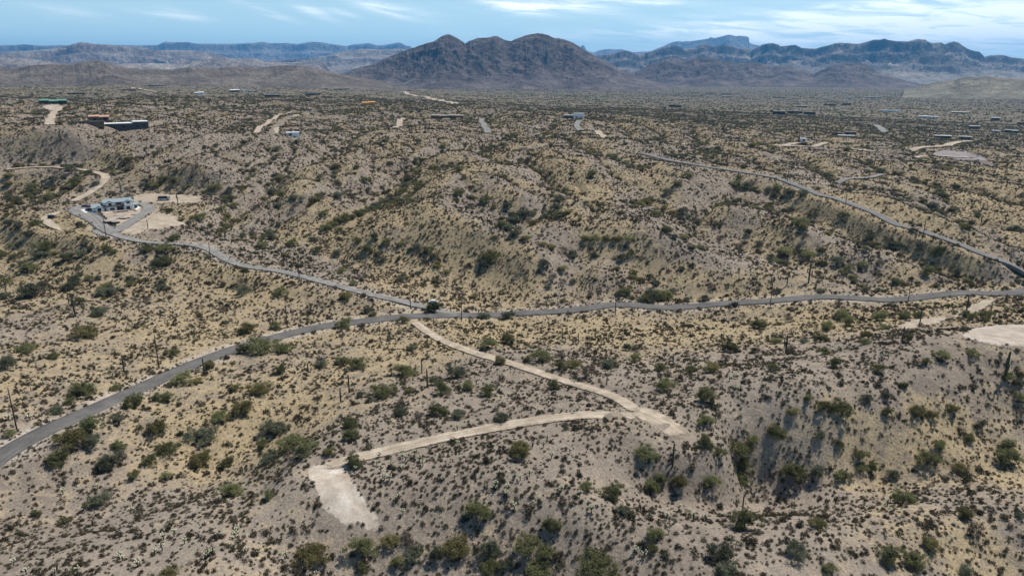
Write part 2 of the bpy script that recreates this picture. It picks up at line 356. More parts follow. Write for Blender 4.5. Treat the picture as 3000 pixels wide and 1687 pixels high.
# V-shaped gullies with rounded spurs between them
wu = XX-.15*YY+22*fbm(XX/90, YY/140, 2, 33)
VAL1 = np.abs(pnoise(wu/88, YY/300, 31)); VAL2 = np.abs(pnoise((XX+.55*YY+10*fbm(XX/40, YY/60, 2, 35))/46, (YY-.3*XX)/120, 36))
sat = lambda v, w: 1-np.exp(-v/w)
VW = np.clip((R2-410)/90, 0, 1)*np.clip((1500-R2)/500, 0, 1)
keep_ = np.zeros_like(H)
for pts_ in (T3(*M3, '330,85;480,128;650,160;850,190;1050,225;1200,256;1350,312;1500,366;1650,428;1800,480;1950,536;2100,597;2300,672;2450,722;2576,757'), T3(*L4, '0,212;300,187;550,182;850,192;1000,217;1100,250;1140,300;1110,345;1040,390;950,440;850,500;780,545'),
             T3(*L4, '640,650;430,745;560,805;700,860;900,888;1250,915;1600,985;2000,990;2150,1008;2330,1125;2440,1185'), T3(*R1, '2060,860;2110,800;2250,712;2480,712')):
    pa_ = np.array(pts_); hx_, hy_ = hit(pa_[:, 0], pa_[:, 1])
    for a_, b_, c_, d_ in zip(hx_[:-1], hy_[:-1], hx_[1:], hy_[1:]):
        L2_ = (c_-a_)**2+(d_-b_)**2+1e-6; m_ = (XX > min(a_, c_)-90) & (XX < max(a_, c_)+90) & (YY > min(b_, d_)-90) & (YY < max(b_, d_)+90)
        t_ = np.clip(((XX[m_]-a_)*(c_-a_)+(YY[m_]-b_)*(d_-b_))/L2_, 0, 1); ds_ = np.hypot(XX[m_]-a_-t_*(c_-a_), YY[m_]-b_-t_*(d_-b_))
        keep_[m_] = np.maximum(keep_[m_], np.clip(1-(ds_-14)/45, 0, 1))
keep_ = keep_*keep_*(3-2*keep_); VW = VW*(1-keep_)
H += VW*(9.5*(sat(VAL1, .16)-.72)+4.0*sat(VAL1, .16)*(sat(VAL2, .14)-.7)-1.2*ridged(XX/26, YY/50, 3, 39))
VALLEY = np.maximum(np.exp(-(VAL1/.045)**2), .75*np.exp(-(VAL2/.05)**2)*sat(VAL1, .2))*VW

# the levelled farmhouse lot
HX, HY = hit([330, 300], [612, 640]); hx0, hy0 = float(HX[0]), float(HY[0]); hz0 = 25.0
_dx, _dy, _dz = ray(330, 600); _t = (hz0-CAMZ)/_dz; hx0, hy0 = float(_dx*_t), float(_dy*_t)
dd = np.hypot(XX-hx0, YY-hy0); w_ = np.clip(1-(dd-48)/30, 0, 1); w_ = w_*w_*(3-2*w_)
H = H*(1-w_)+hz0*w_

# ------------------------------------------------------------------ roads and tracks
def project(x, y, z):
    dz = z-CAMZ; f = y*math.cos(PITCH)-dz*math.sin(PITCH); u = y*math.sin(PITCH)+dz*math.cos(PITCH)
    f = np.where(f < 1, 1e9, f); return 1500+F*x/f, 843.5-F*u/f
def smoothline(P, step):
    P = np.array(P, float); d = np.r_[0, np.cumsum(np.hypot(*np.diff(P, axis=0).T))]; n = max(4, int(d[-1]/step))
    s = np.linspace(0, d[-1], n); Q = np.stack([np.interp(s, d, P[:, 0]), np.interp(s, d, P[:, 1])], 1)
    for _ in range(int(10/step)+4):
        Q[1:-1] = .25*Q[:-2]+.5*Q[1:-1]+.25*Q[2:]
    return Q
roads = []
def road(name, pix, width, kind, extend=(0, 0), step=2.0, smooth=18):
    px = np.array([p[:2] for p in pix]); x, y = hit(px[:, 0], px[:, 1]); P = np.stack([x, y], 1)
    for e, end in zip(extend, (0, -1)):
        if e:
            v = P[end]-P[1 if end == 0 else -2]; v /= np.linalg.norm(v); q = P[end]+v*e
            P = np.vstack([q, P]) if end == 0 else np.vstack([P, q])
    Q = smoothline(P, step); z = ground(Q[:, 0], Q[:, 1])
    k = np.exp(-np.linspace(-2, 2, 2*smooth+1)**2); k /= k.sum(); zs_ = np.convolve(np.pad(z, smooth, 'edge'), k, 'valid')
    rq = np.hypot(Q[:, 0], Q[:, 1])
    if rq.max() < 1200:
        ppx, ppy = project(Q[:, 0], Q[:, 1], z); dx_, dy_, dz_ = ray(ppx, ppy); t_ = (zs_-CAMZ)/dz_
        Qn = np.stack([dx_*t_, dy_*t_], 1); ok = (Q[:, 1] > 60) & (np.hypot(*(Qn-Q).T) < 60); Q = np.where(ok[:, None], Qn, Q)
        for _ in range(30): Q[1:-1] = .25*Q[:-2]+.5*Q[1:-1]+.25*Q[2:]
    for er in roads:
        d = np.hypot(Q[:, None, 0]-er['Q'][None, :, 0], Q[:, None, 1]-er['Q'][None, :, 1]); j = d.argmin(1); dm = d.min(1)
        w1 = np.clip(1-(dm-er['w']/2-2)/16, 0, 1); w1 = w1*w1*(3-2*w1); zs_ = zs_*(1-w1)+er['z'][j]*w1
    z = zs_
    roads.append(dict(name=name, Q=Q, z=z, w=width, kind=kind))
mainpts = T3(*P8, '0,1330;300,1172;600,1032;900,900;1200,762;1450,655;1700,565;1900,508;2100,467')+T3(*N1, '0,188;200,158;400,136;600,119;850,104;1060,95;1500,80;1850,68')+T3(*M3, '0,1004;400,985;800,968;1100,955;1600,937;2100,917;2576,897')
mainpts.sort(key=lambda p: p[0])
road('paved_road', mainpts, 7.5, 'asphalt', (150, 250))
road('driveway', T3(1200, 860, 12.88, '1750,790;1500,690;1300,610;1100,530;760,480;400,420;0,345')+T3(*M2, '1200,1236;1000,1192;800,1138;600,1085;400,1040;200,997;0,970')+
     T3(*L4, '2440,1185;2330,1125;2260,1055;2150,1008;2000,990;1800,990;1600,985;1400,957;1250,915;1130,860;1060,780;960,705;870,668;790,640;790,612;860,596'), 4.8, 'gravel')
road('driveway_branch', T3(*L4, '1150,880;1230,845;1350,780;1480,710;1570,645;1590,595;1540,566;1440,556'), 6.5, 'gravel', smooth=6)
road('diagonal_road', T3(*M3, '355,97;480,128;650,160;850,190;1050,225;1200,256;1350,312;1500,366;1650,428;1800,480;1950,536;2100,597;2300,672;2450,722;2576,757'), 6.5, 'asphalt2', (0, 120))
road('dirt_track', T3(*N1, '735,130;760,170;850,235;960,290;1100,350;1250,385;1400,430;1550,482;1700,530;1850,575;2000,612;2120,655;2210,712;2270,770'), 3.9, 'dirt')
road('dirt_track', T3(*N1, '2230,735;2300,790;2440,860;2540,915;2590,945'), 6.8, 'dirt')
road('dirt_track', T3(*N1, '2290,790;2200,765;2100,763;1900,780;1700,800;1500,830;1300,865;1150,890;950,930;750,985;550,1022;400,1052;280,1090;100,1150'), 4.3, 'dirt')
road('dirt_track', T3(*L4, '0,212;300,187;550,182;850,192;1000,217;1100,250;1140,300;1110,345;1040,390;950,440;850,500;780,545'), 5.6, 'dirt', smooth=6)
road('dirt_track', T3(*L4, '640,650;500,700;430,745;560,805;700,860;900,888;1000,880'), 5, 'dirt', smooth=6)
for pts, w, k in [(T3(*R1, '1935,850;1990,790;2080,730;2160,697;2240,682'), 4, 'dirt'), (T3(*R1, '2060,860;2110,800;2170,742;2250,712;2340,700;2480,712'), 6, 'dirt'),
                  (T3(*R1, '375,790;372,740;400,690;450,650'), 5, 'dirt'), (T3(*R1, '150,822;300,822;440,826'), 4, 'dirt'), (T3(*Q2, '410,812;440,770;462,735'), 5, 'dirt'),
                  (T3(*Q2, '1110,850;1078,805;1055,762;1062,738'), 5, 'gravel'), (T3(*Q2, '1810,835;1772,800;1785,765;1815,752'), 5, 'gravel'),
                  (T3(*Q2, '480,537;520,560;650,580;750,600;860,632'), 12, 'dirt'), (T3(*Q2, '1870,800;1940,852;2010,890'), 5, 'dirt'),
                  (T3(*Q4, '-220,640;0,652;350,657;550,667;800,700;1100,718;1500,738;1750,765;1900,780;2180,790'), 6, 'pinkdirt'),
                  (T3(*Q4, '-20,636;350,630;560,622'), 6, 'dirt'), (T3(*Q4, '1000,663;1400,665;1640,650;1800,612;1960,588'), 8, 'dirt'),
                  (T3(1600, 300, 3.623, '1280,432;1380,436;1500,440'), 9, 'dirt'), (T3(*Q4, '200,978;600,990;950,976;1250,976'), 4, 'gravel'),
                  (T3(*Q4, '965,420;1020,458;1060,500'), 8, 'gravel'), (T3(*R1, '1000,505;1060,520;1200,545'), 8, 'dirt')]:
    road('far_dirt_track' if 'dirt' in k else 'far_gravel_road', pts, w*1.4, k, step=4, smooth=4)
# bed each road into the slope
lim = AZ.searchsorted(R(-46)), AZ.searchsorted(R(46))
for rd in roads[::-1]:
    Q, z, w = rd['Q'], rd['z'], rd['w']; rr = np.hypot(Q[:, 0], Q[:, 1]); aa = np.arctan2(Q[:, 0], Q[:, 1])
    pad = w/2+12+.026*rr.max()
    i0, i1 = AZ.searchsorted((aa-pad/rr).min()), AZ.searchsorted((aa+pad/rr).max())+1
    j0, j1 = RR.searchsorted(rr.min()-pad), RR.searchsorted(rr.max()+pad)+1
    sx, sy = XX[i0:i1, j0:j1], YY[i0:i1, j0:j1]; best = np.full(sx.shape, 1e9); bz = np.zeros(sx.shape)
    st_ = max(1, int(len(Q)/260)); idx = list(range(0, len(Q)-1, st_))
    for i in idx:
        k = min(i+st_, len(Q)-1); a, b = Q[i], Q[k]; ab = b-a; L2 = (ab**2).sum()+1e-9
        m = (np.abs(sx-a[0]) < pad+st_*4) & (np.abs(sy-a[1]) < pad+st_*4)
        if not m.any(): continue
        t = np.clip(((sx[m]-a[0])*ab[0]+(sy[m]-a[1])*ab[1])/L2, 0, 1)
        d = np.hypot(sx[m]-a[0]-t*ab[0], sy[m]-a[1]-t*ab[1]); zz = z[i]+(z[k]-z[i])*t
        bb = best[m]; bzz = bz[m]; u = d < bb; bb[u] = d[u]; bzz[u] = zz[u]; best[m] = bb; bz[m] = bzz
    flat = w/2*(1.5 if rd['kind'][:3] != 'asp' else 1)+.8+.004*R2[i0:i1, j0:j1]; fall = 9+.018*R2[i0:i1, j0:j1]
    wgt = np.clip(1-(best-flat)/fall, 0, 1); wgt = wgt*wgt*(3-2*wgt)
    h = H[i0:i1, j0:j1]; drop = np.where(best < flat, .10+.0007*R2[i0:i1, j0:j1], 0)
    H[i0:i1, j0:j1] = h*(1-wgt)+(bz-drop)*wgt
    rd['z2'] = z

# level pads: (photo polygon, height or None)
def polymask(poly, PX, PY):
    poly = np.array([p[:2] for p in poly]); ins = np.zeros(PX.shape, bool); n = len(poly)
    for i in range(n):
        x0, y0 = poly[i]; x1, y1 = poly[(i+1) % n]
        if y0 == y1: continue
        c = ((y0 > PY) != (y1 > PY)) & (PX < (x1-x0)*(PY-y0)/(y1-y0)+x0); ins ^= c
    return ins
PXg, PYg = project(XX, YY, H)
jit = 6*fbm(XX/6, YY/6, 3, 70)
pads = []
def pad(name, kind, poly, lift=.05): pads.append((name, kind, poly, lift))
pad('dirt_pad', 'dirt', T3(880, 1300, 5.573, '100,430;540,290;900,180;860,290;720,360;730,470;820,600;940,800;1080,1020;1150,1150;1420,1300;1260,1360;760,1250;540,1130;500,1060;300,960;330,830;240,680;170,540'))
pad('dirt_pad', 'pinkdirt', T3(*N2, '2150,315;2230,262;2400,240;2700,235;2700,395;2480,375;2400,370;2250,345'))
pad('dirt_clearing', 'dirt', T3(*N2, '1700,252;1800,210;1950,190;2060,188;2000,220;1850,250;1760,262'))
pad('dirt_clearing', 'dirt', T3(*N2, '2070,190;2150,140;2300,70;2390,60;2330,105;2220,170'))
pad('dirt_clearing', 'dirt', T3(*L4, '1000,665;1100,655;1480,620;1500,570;1560,600;1520,660;1400,735;1215,815;1100,760;1050,700'))
pad('dirt_clearing', 'dirt', T3(*L4, '1400,545;1440,480;1600,460;1900,480;2140,490;2120,545;1900,560;1700,560;1620,555;1500,550'))
pad('dirt_clearing', 'dirt', T3(*L4, '1640,660;1780,690;1900,720;1990,790;1850,800;1700,830;1560,850;1400,900;1270,880;1330,830;1500,745'))
pad('gravel_clearing', 'grey', T3(*Q4, '1600,705;1700,690;1960,720;2180,795;1850,788;1560,740'))
pad('dirt_clearing', 'pinkdirt', T3(*R1, '320,660;350,640;470,640;450,680;400,690'))
pad('gravel_apron', 'gravelpad', T3(*L4, '730,640;770,605;870,600;960,610;1000,640;1080,730;1230,840;1210,880;1100,900;990,880;1020,820;980,740;900,690;800,675'))
padmask = np.zeros_like(H, bool)
for _, _, poly, _ in pads: padmask |= polymask(poly, PXg+jit, PYg+jit*.5) & (R2 < 4000) & (np.abs(A2) < R(45))

# ground colour controls: x,y (2576-wide picture), straw amount
GC = """700,1060,.9;620,1120,.9;560,1170,.6;900,1200,.05;400,1280,.0;200,1400,.05;100,1200,.3;0,1000,.5;200,950,.6;400,880,.65;600,800,.6;100,850,.35;300,760,.55;500,740,.75;650,730,.8;100,740,.5
0,680,.8;150,620,.6;250,650,.6;900,830,.6;800,900,.5;1000,870,.7;1200,820,.8;1500,830,.75;1800,840,.75;2100,800,.7;2400,780,.6;1700,940,.15;1400,930,.15;1900,920,.2;2100,880,.1;2300,920,.05
1000,1000,.35;1200,1000,.1;1450,1000,.05;1100,1100,.05;1300,1180,.1;1600,1180,.05;1900,980,.05;2200,970,.05;2450,960,.35;2150,1100,.7;2350,1080,.85;2500,1150,.75;2250,1170,.7;1950,1100,.25;1800,1150,.2
2000,1280,.05;2400,1260,.05;1200,1330,.25;900,1370,.3;1500,1400,.2;1800,1350,.05;2200,1420,.3;2500,1430,.65;2576,1350,.35;1700,1290,.1
700,640,.05;850,690,.1;450,580,.2;400,570,.3;200,560,.9;130,580,.85;480,545,.8;560,460,.1;300,480,.2;100,500,.4;60,400,.1;300,420,.15;500,380,.1;700,400,.2
900,560,.9;1000,530,1;850,600,.9;1100,570,.75;1200,610,.6;1050,490,.5;1250,560,.05;1400,640,.25;1500,670,.2;1150,500,.1;1300,640,.6;1100,660,.8;1000,700,.8;1300,720,.8;700,520,.1;800,480,.6;950,450,.7;850,430,.5
1250,450,.3;1350,490,.5;1440,490,1;1400,540,.8;1600,540,.1;1500,520,.5;1700,600,.1;1800,640,.1;1480,590,.6;1600,640,.5;1700,690,.7;1900,720,.75;1400,430,.5;1300,400,.4;1600,440,.5;1750,480,.15;1900,530,.15;2000,540,.5
2100,600,.2;2000,600,.55;1850,570,.5;2200,670,.3;2100,700,.6;2300,620,.8;2200,560,.9;2100,520,.8;2350,690,.7;2450,700,.7;2500,600,.3;2350,530,.15;2450,540,.9;2576,520,1;2576,600,.9;2300,470,.6;2450,470,.6;2200,430,.4;2000,420,.3;1800,400,.15
0,330,.3;300,310,.4;600,300,.4;1000,300,.4;1400,300,.45;1700,300,.45;2000,310,.55;2300,320,.4;2576,330,.3;0,250,.3;600,250,.3;1200,250,.4;1800,250,.3;2400,250,.2"""
G = np.array([[float(v) for v in t.split(',')] for l in GC.split('\n') for t in l.split(';')]); G[:, :2] *= 3000/2576
gx, gy = hit(G[:, 0], G[:, 1]); gu, gv = np.arctan2(gx, gy), np.log(np.hypot(gx, gy))
ux = np.linspace(R(-45), R(45), 150); vx = np.linspace(math.log(110), math.log(6500), 150)
Ug, Vg = np.meshgrid(ux, vx, indexing='ij'); r2 = (Ug[..., None]-gu)**2+(Vg[..., None]-gv)**2
ww = 1/(r2+.0006)**1.6; Gl = (ww*G[:, 2]).sum(-1)/ww.sum(-1)
fi = np.clip((A2-ux[0])/(ux[1]-ux[0]), 0, 148.99); fj = np.clip((np.log(R2)-vx[0])/(vx[1]-vx[0]), 0, 148.99); ii, jj = fi.astype(int), fj.astype(int); fi = fi-ii; fj = fj-jj
STRAW = (Gl[ii, jj]*(1-fi)+Gl[ii+1, jj]*fi)*(1-fj)+(Gl[ii, jj+1]*(1-fi)+Gl[ii+1, jj+1]*fi)*fj
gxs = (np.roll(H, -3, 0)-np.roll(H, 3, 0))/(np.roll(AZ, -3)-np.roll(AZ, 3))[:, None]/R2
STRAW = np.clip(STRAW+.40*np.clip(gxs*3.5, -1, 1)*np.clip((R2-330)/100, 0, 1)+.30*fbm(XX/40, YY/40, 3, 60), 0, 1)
# drainage: how far a spot lies below its surroundings
def blur(Gd, k):
    for ax in (0, 1):
        c = np.cumsum(np.pad(Gd, [(k+1, k) if a == ax else (0, 0) for a in (0, 1)], 'edge'), axis=ax)
        Gd = (np.take(c, range(2*k+1, c.shape[ax]), ax)-np.take(c, range(0, c.shape[ax]-2*k-1), ax))/(2*k+1)
    return Gd
Hs = blur(blur(H, 14), 14); HOL = (Hs-H)/(R2*.006+1); HOL = HOL+.8*(blur(H, 7)-H)/(R2*.003+.6)
roadmask = padmask.copy()
for rd in roads:
    for q_, in zip(rd['Q'][::1]): pass

DRY = fbm(XX/120, YY/120, 3, 90)
gm = D.materials.new('desert_ground'); gm.use_nodes = True; t = NT(gm.node_tree); b = t.n['Principled BSDF']
b.inputs['Roughness'].default_value = 1; b.inputs['Specular IOR Level'].default_value = .05
tc = t.add('ShaderNodeTexCoord').outputs['Object']
at = lambda nm: t.add('ShaderNodeAttribute', attribute_name=nm).outputs['Fac']
straw, far, sandy = at('straw'), at('far'), at('sandy')
n_big = t.noise(tc, .018, 5, .6); n_mid = t.noise(tc, .22, 5, .6, .4); n_sm = t.noise(tc, 1.6, 4, .65); n_fine = t.noise(tc, 6.0, 3, .6)
mauve = t.mix(t.ramp(n_big, [(.35, 0.0), (.65, 1.0)]), (.186, .153, .124, 1), (.272, .227, .184, 1))
mauve = t.mix(t.ramp(n_mid, [(.40, 0.0), (.72, .7)]), mauve, (.335, .275, .222, 1))
strawc = t.mix(n_mid, (.265, .205, .128, 1), (.43, .338, .21, 1))
sf = t.m('ADD', straw, t.m('MULTIPLY', t.m('SUBTRACT', n_mid, .5), 1.3)); sf = t.m('ADD', sf, t.m('MULTIPLY', t.m('SUBTRACT', n_sm, .5), .8))
sf = t.ramp(sf, [(.28, 0.0), (.72, 1.0)])
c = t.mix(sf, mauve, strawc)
c = t.mix(t.m('MULTIPLY', sandy, t.ramp(n_mid, [(.3, .4), (.6, 1.0)])), c, (.47, .41, .35, 1))
c = t.mix(1.0, c, t.ramp(n_sm, [(.30, .66), (.7, 1.26)]), 'MULTIPLY')
c = t.mix(1.0, c, t.ramp(n_fine, [(.3, .74), (.7, 1.22)]), 'MULTIPLY')
vs = t.add('ShaderNodeTexVoronoi', i_Vector=tc, i_Scale=1.7)
c = t.mix(t.m('MULTIPLY', t.ramp(vs.outputs['Distance'], [(.10, 1.0), (.24, 0.0)]), .55), c, t.mix(vs.outputs['Color'], (.07, .055, .045, 1), (.40, .36, .32, 1)))
vo = t.add('ShaderNodeTexVoronoi', i_Vector=tc, i_Scale=.25)
dots = t.m('MULTIPLY', t.ramp(vo.outputs['Distance'], [(.38, 1.0), (.56, 0.0)]), far)
c = t.mix(t.m('MULTIPLY', dots, .85), c, (.060, .052, .040, 1))
vo3 = t.add('ShaderNodeTexVoronoi', i_Vector=tc, i_Scale=.5)
dots3 = t.m('MULTIPLY', t.ramp(vo3.outputs['Distance'], [(.30, 1.0), (.50, 0.0)]), t.m("MULTIPLY", at("midv"), t.ramp(t.noise(tc, .035, 3, .6), [(.35, .45), (.6, 1.0)])))
c = t.mix(t.m('MULTIPLY', dots3, .85), c, (.05, .042, .032, 1))
vo2 = t.add('ShaderNodeTexVoronoi', i_Vector=tc, i_Scale=.06)
dots2 = t.m('MULTIPLY', t.ramp(vo2.outputs['Distance'], [(.34, 1.0), (.5, 0.0)]), t.m('MULTIPLY', far, .7))
c = t.mix(dots2, c, (.05, .06, .03, 1))
t.put(b.inputs['Base Color'], c)
h = t.m('ADD', t.m('MULTIPLY', n_sm, .25), t.m('MULTIPLY', n_mid, .6))
bn = t.add('ShaderNodeBump', i_Strength=.7, i_Distance=1.0, i_Height=h); t.put(b.inputs['Normal'], bn.outputs[0])

na, nr = H.shape; idx = np.arange(na*nr).reshape(na, nr)
quads = np.stack([idx[:-1, :-1], idx[:-1, 1:], idx[1:, 1:], idx[1:, :-1]], -1).reshape(-1, 4)[:, ::-1]
gv_ = np.stack([XX, YY, H], -1).reshape(-1, 3)
gme = mesh('ground', gv_, np.ascontiguousarray(quads), gm, True)
SANDY = np.zeros_like(H)
# sandy verge along the main road and driveway
for rd in roads[:3]:
    Q = rd['Q'][::3]; 
    for q0 in Q:
        r0 = math.hypot(*q0); a0 = math.atan2(*q0); i0, i1 = AZ.searchsorted([a0-12/r0, a0+12/r0]); j0, j1 = RR.searchsorted([r0-12, r0+12])
        d = np.hypot(XX[i0:i1, j0:j1]-q0[0], YY[i0:i1, j0:j1]-q0[1]); SANDY[i0:i1, j0:j1] = np.maximum(SANDY[i0:i1, j0:j1], np.clip(1.2-(d-rd['w']/2)/5, 0, 1)*.85)
SANDY *= np.clip(.75+1.2*fbm(XX/18, YY/18, 2, 77), 0, 1)
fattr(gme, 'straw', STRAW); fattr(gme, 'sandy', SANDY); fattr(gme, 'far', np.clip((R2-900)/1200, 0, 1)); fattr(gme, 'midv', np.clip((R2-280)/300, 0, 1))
tag(obj('ground', gme), 'stony desert ground rolling away in low ridges', None, None, 'structure')

def road_mat(name, base, dark, light, scale=.5, streak=0.0, bump=.3):
    m = D.materials.new(name); m.use_nodes = True; t = NT(m.node_tree); b = t.n['Principled BSDF']
    b.inputs['Roughness'].default_value = .9; b.inputs['Specular IOR Level'].default_value = .15
    tc = t.add('ShaderNodeTexCoord').outputs['Object']; n1 = t.noise(tc, scale, 6, .62); n2 = t.noise(tc, scale*9, 4, .6)
    c = t.ramp(n1, [(.32, dark), (.5, base), (.68, light)]); c = t.mix(1.0, c, t.ramp(n2, [(.3, .85), (.7, 1.15)]), 'MULTIPLY')
    if streak:
        ac = t.add('ShaderNodeAttribute', attribute_name='across').outputs['Fac']; al = t.add('ShaderNodeAttribute', attribute_name='along').outputs['Fac']
        v = t.add('ShaderNodeCombineXYZ', i_0=t.m('MULTIPLY', ac, 1.6), i_1=t.m('MULTIPLY', al, .02), i_2=0.0).outputs[0]
        s_ = t.noise(v, 1.5, 5, .6, .3); c = t.mix(streak, c, t.mix(1.0, c, t.ramp(s_, [(.35, .72), (.65, 1.3)]), 'MULTIPLY'))
    t.put(b.inputs['Base Color'], c)
    if name in ('pale_dirt', 'pink_dirt', 'graded_caliche', 'grey_crushed_rock', 'grey_gravel', 'grey_gravel_pad'):
        cvr = t.add('ShaderNodeAttribute', attribute_name='cover').outputs['Fac']; ne = t.noise(tc, .55, 5, .65)
        t.put(b.inputs['Alpha'], t.ramp(t.m('ADD', cvr, t.m('MULTIPLY', t.m('SUBTRACT', ne, .5), 1.3)), [(.30, 0.0), (.62, 1.0)]))
    bn = t.add('ShaderNodeBump', i_Strength=bump, i_Distance=.3, i_Height=n2); t.put(b.inputs['Normal'], bn.outputs[0]); return m
RM = {'asphalt': road_mat('asphalt', (.12, .112, .105), (.092, .087, .083), (.15, .14, .13), .15, .9, .1),
      'asphalt2': road_mat('worn_asphalt', (.165, .156, .148), (.135, .128, .122), (.20, .19, .18), .15, .8, .1),
      'gravel': road_mat('grey_gravel', (.205, .195, .182), (.165, .156, .146), (.275, .262, .245), .3, .9),
      'dirt': road_mat('pale_dirt', (.38, .31, .235), (.28, .225, .17), (.48, .405, .32), .25, 1.0),
      'pinkdirt': road_mat('pink_dirt', (.38, .315, .26), (.29, .235, .19), (.48, .42, .36), .2, .6),
      'grey': road_mat('grey_crushed_rock', (.24, .205, .20), (.20, .17, .165), (.30, .26, .25), .1)}
RM['gravelpad'] = road_mat('grey_gravel_pad', (.205, .195, .182), (.165, .156, .146), (.275, .262, .245), .3)
RM['pad'] = road_mat('graded_caliche', (.47, .40, .33), (.34, .28, .22), (.60, .54, .47), .16)
for k, rd in enumerate(roads):
    Q, z, w = rd['Q'], rd['z2'], rd['w']; t_ = np.gradient(Q, axis=0); t_ /= np.linalg.norm(t_, axis=1)[:, None]+1e-9; nrm = np.stack([t_[:, 1], -t_[:, 0]], 1)
    dirt = 'dirt' in rd['kind']; along = np.r_[0, np.cumsum(np.hypot(*np.diff(Q, axis=0).T))]
    wv = w*(1+(1.0*np.clip((along-along[-1]+95)/50, 0, 1) if rd['name'] == 'driveway' else 0*along)); soft = rd['kind'] not in ('asphalt', 'asphalt2'); offs = [-1, -1, -.62, -.25, .25, .62, 1, 1]; cols = []; wv = wv*(1.45 if soft else 1)
    rdist = np.hypot(Q[:, 0], Q[:, 1]); lift = .004+.0001*rdist + k*.004
    for c_, o_ in enumerate(offs):
        ww_ = wv/2*o_; edge = abs(o_) == 1
        if edge: ww_ = ww_+np.sign(o_)*((.55 if dirt else .12)*fbm(along/3.5+c_//4*50, along*0+k, 3, 11)*(1+rdist/900))
        p = Q+nrm*np.reshape(ww_+0*along, (-1, 1))
        zz = z+lift+(.05*(1-abs(o_))) - (0.9+.002*rdist if c_ in (0, 7) else 0)
        if c_ in (0, 7): p = p+nrm*np.sign(o_)*.25
        cols.append(np.c_[p, zz])
    V = np.stack(cols, 1); n_, m_ = V.shape[:2]; ix = np.arange(n_*m_).reshape(n_, m_)
    fq = np.stack([ix[:-1, :-1], ix[:-1, 1:], ix[1:, 1:], ix[1:, :-1]], -1).reshape(-1, 4)
    me = mesh(rd['name'], V.reshape(-1, 3), np.ascontiguousarray(fq), RM[rd['kind']])
    fattr(me, 'across', np.tile(np.array(offs)*w/2, n_)); fattr(me, 'along', np.repeat(along, m_)); fade = np.clip(np.minimum(along-along[0], along[-1]-along)/6+.2, 0, 1) if soft else np.ones(n_); fattr(me, 'cover', (np.array([0, 0, .72, 1.1, 1.1, .72, 0, 0])[None, :]*(fade if rd['name'] != 'driveway' else np.ones(n_))[:, None]).ravel())
    tag(obj(rd['name'], me), kind='structure')
# pads: the ground's own cells lifted a hand's breadth
cm = .25*(XX[:-1, :-1]+XX[1:, :-1]+XX[1:, 1:]+XX[:-1, 1:]), .25*(YY[:-1, :-1]+YY[1:, :-1]+YY[1:, 1:]+YY[:-1, 1:])
for k, (nm, kind, poly, lift) in enumerate(pads):
    ms = polymask(poly, PXg, PYg) & (np.abs(A2) < R(45)) & (R2 < 5000); cov_ = blur(ms.astype(float), 3); mb_ = cov_ > .03; mq = mb_[:-1, :-1] & mb_[1:, 1:] & mb_[1:, :-1] & mb_[:-1, 1:]
    if not mq.any(): continue
    fq = quads.reshape(na-1, nr-1, 4)[mq]; un, inv = np.unique(fq, return_inverse=True)
    V = gv_[un].copy(); V[:, 2] += lift+.00004*np.hypot(V[:, 0], V[:, 1])
    me = mesh(nm, V, np.ascontiguousarray(inv.reshape(-1, 4)), RM['pad' if (nm == 'dirt_pad' and k == 0) else kind], True); fattr(me, 'cover', (cov_.ravel()*1.5)[un])
    tag(obj(nm, me), kind='structure')
roadpts = np.vstack([np.c_[rd['Q'], np.full(len(rd['Q']), rd['w']/2)] for rd in roads])
def clear_of_roads(x, y, extra=1.0):
    """False where a point lies on a road or pad"""
    x = np.asarray(x); y = np.asarray(y); ok = np.ones(x.shape, bool); cell = 12.0
    grid = {}
    for q0, q1, w in roadpts:
        grid.setdefault((int(q0//cell), int(q1//cell)), []).append((q0, q1, w))
    grid = {k: np.array(v) for k, v in grid.items()}
    cx_, cy_ = (x//cell).astype(int), (y//cell).astype(int); key = cx_*100003+cy_
    order = np.argsort(key, kind='stable'); ks = key[order]; st = np.r_[0, np.flatnonzero(np.diff(ks))+1, len(ks)]
    for a, b_ in zip(st[:-1], st[1:]):
        ids = order[a:b_]; c0, c1 = cx_[ids[0]], cy_[ids[0]]; near = [grid[(c0+i, c1+j)] for i in (-1, 0, 1) for j in (-1, 0, 1) if (c0+i, c1+j) in grid]
        if not near: continue
        near = np.vstack(near); d = np.hypot(x[ids, None]-near[:, 0], y[ids, None]-near[:, 1])-near[:, 2]; ok[ids] = d.min(1) > extra
    px, py = project(x, y, ground(x, y))
    for _, _, poly, _ in pads: ok &= ~polymask(poly, px, py)
    return ok

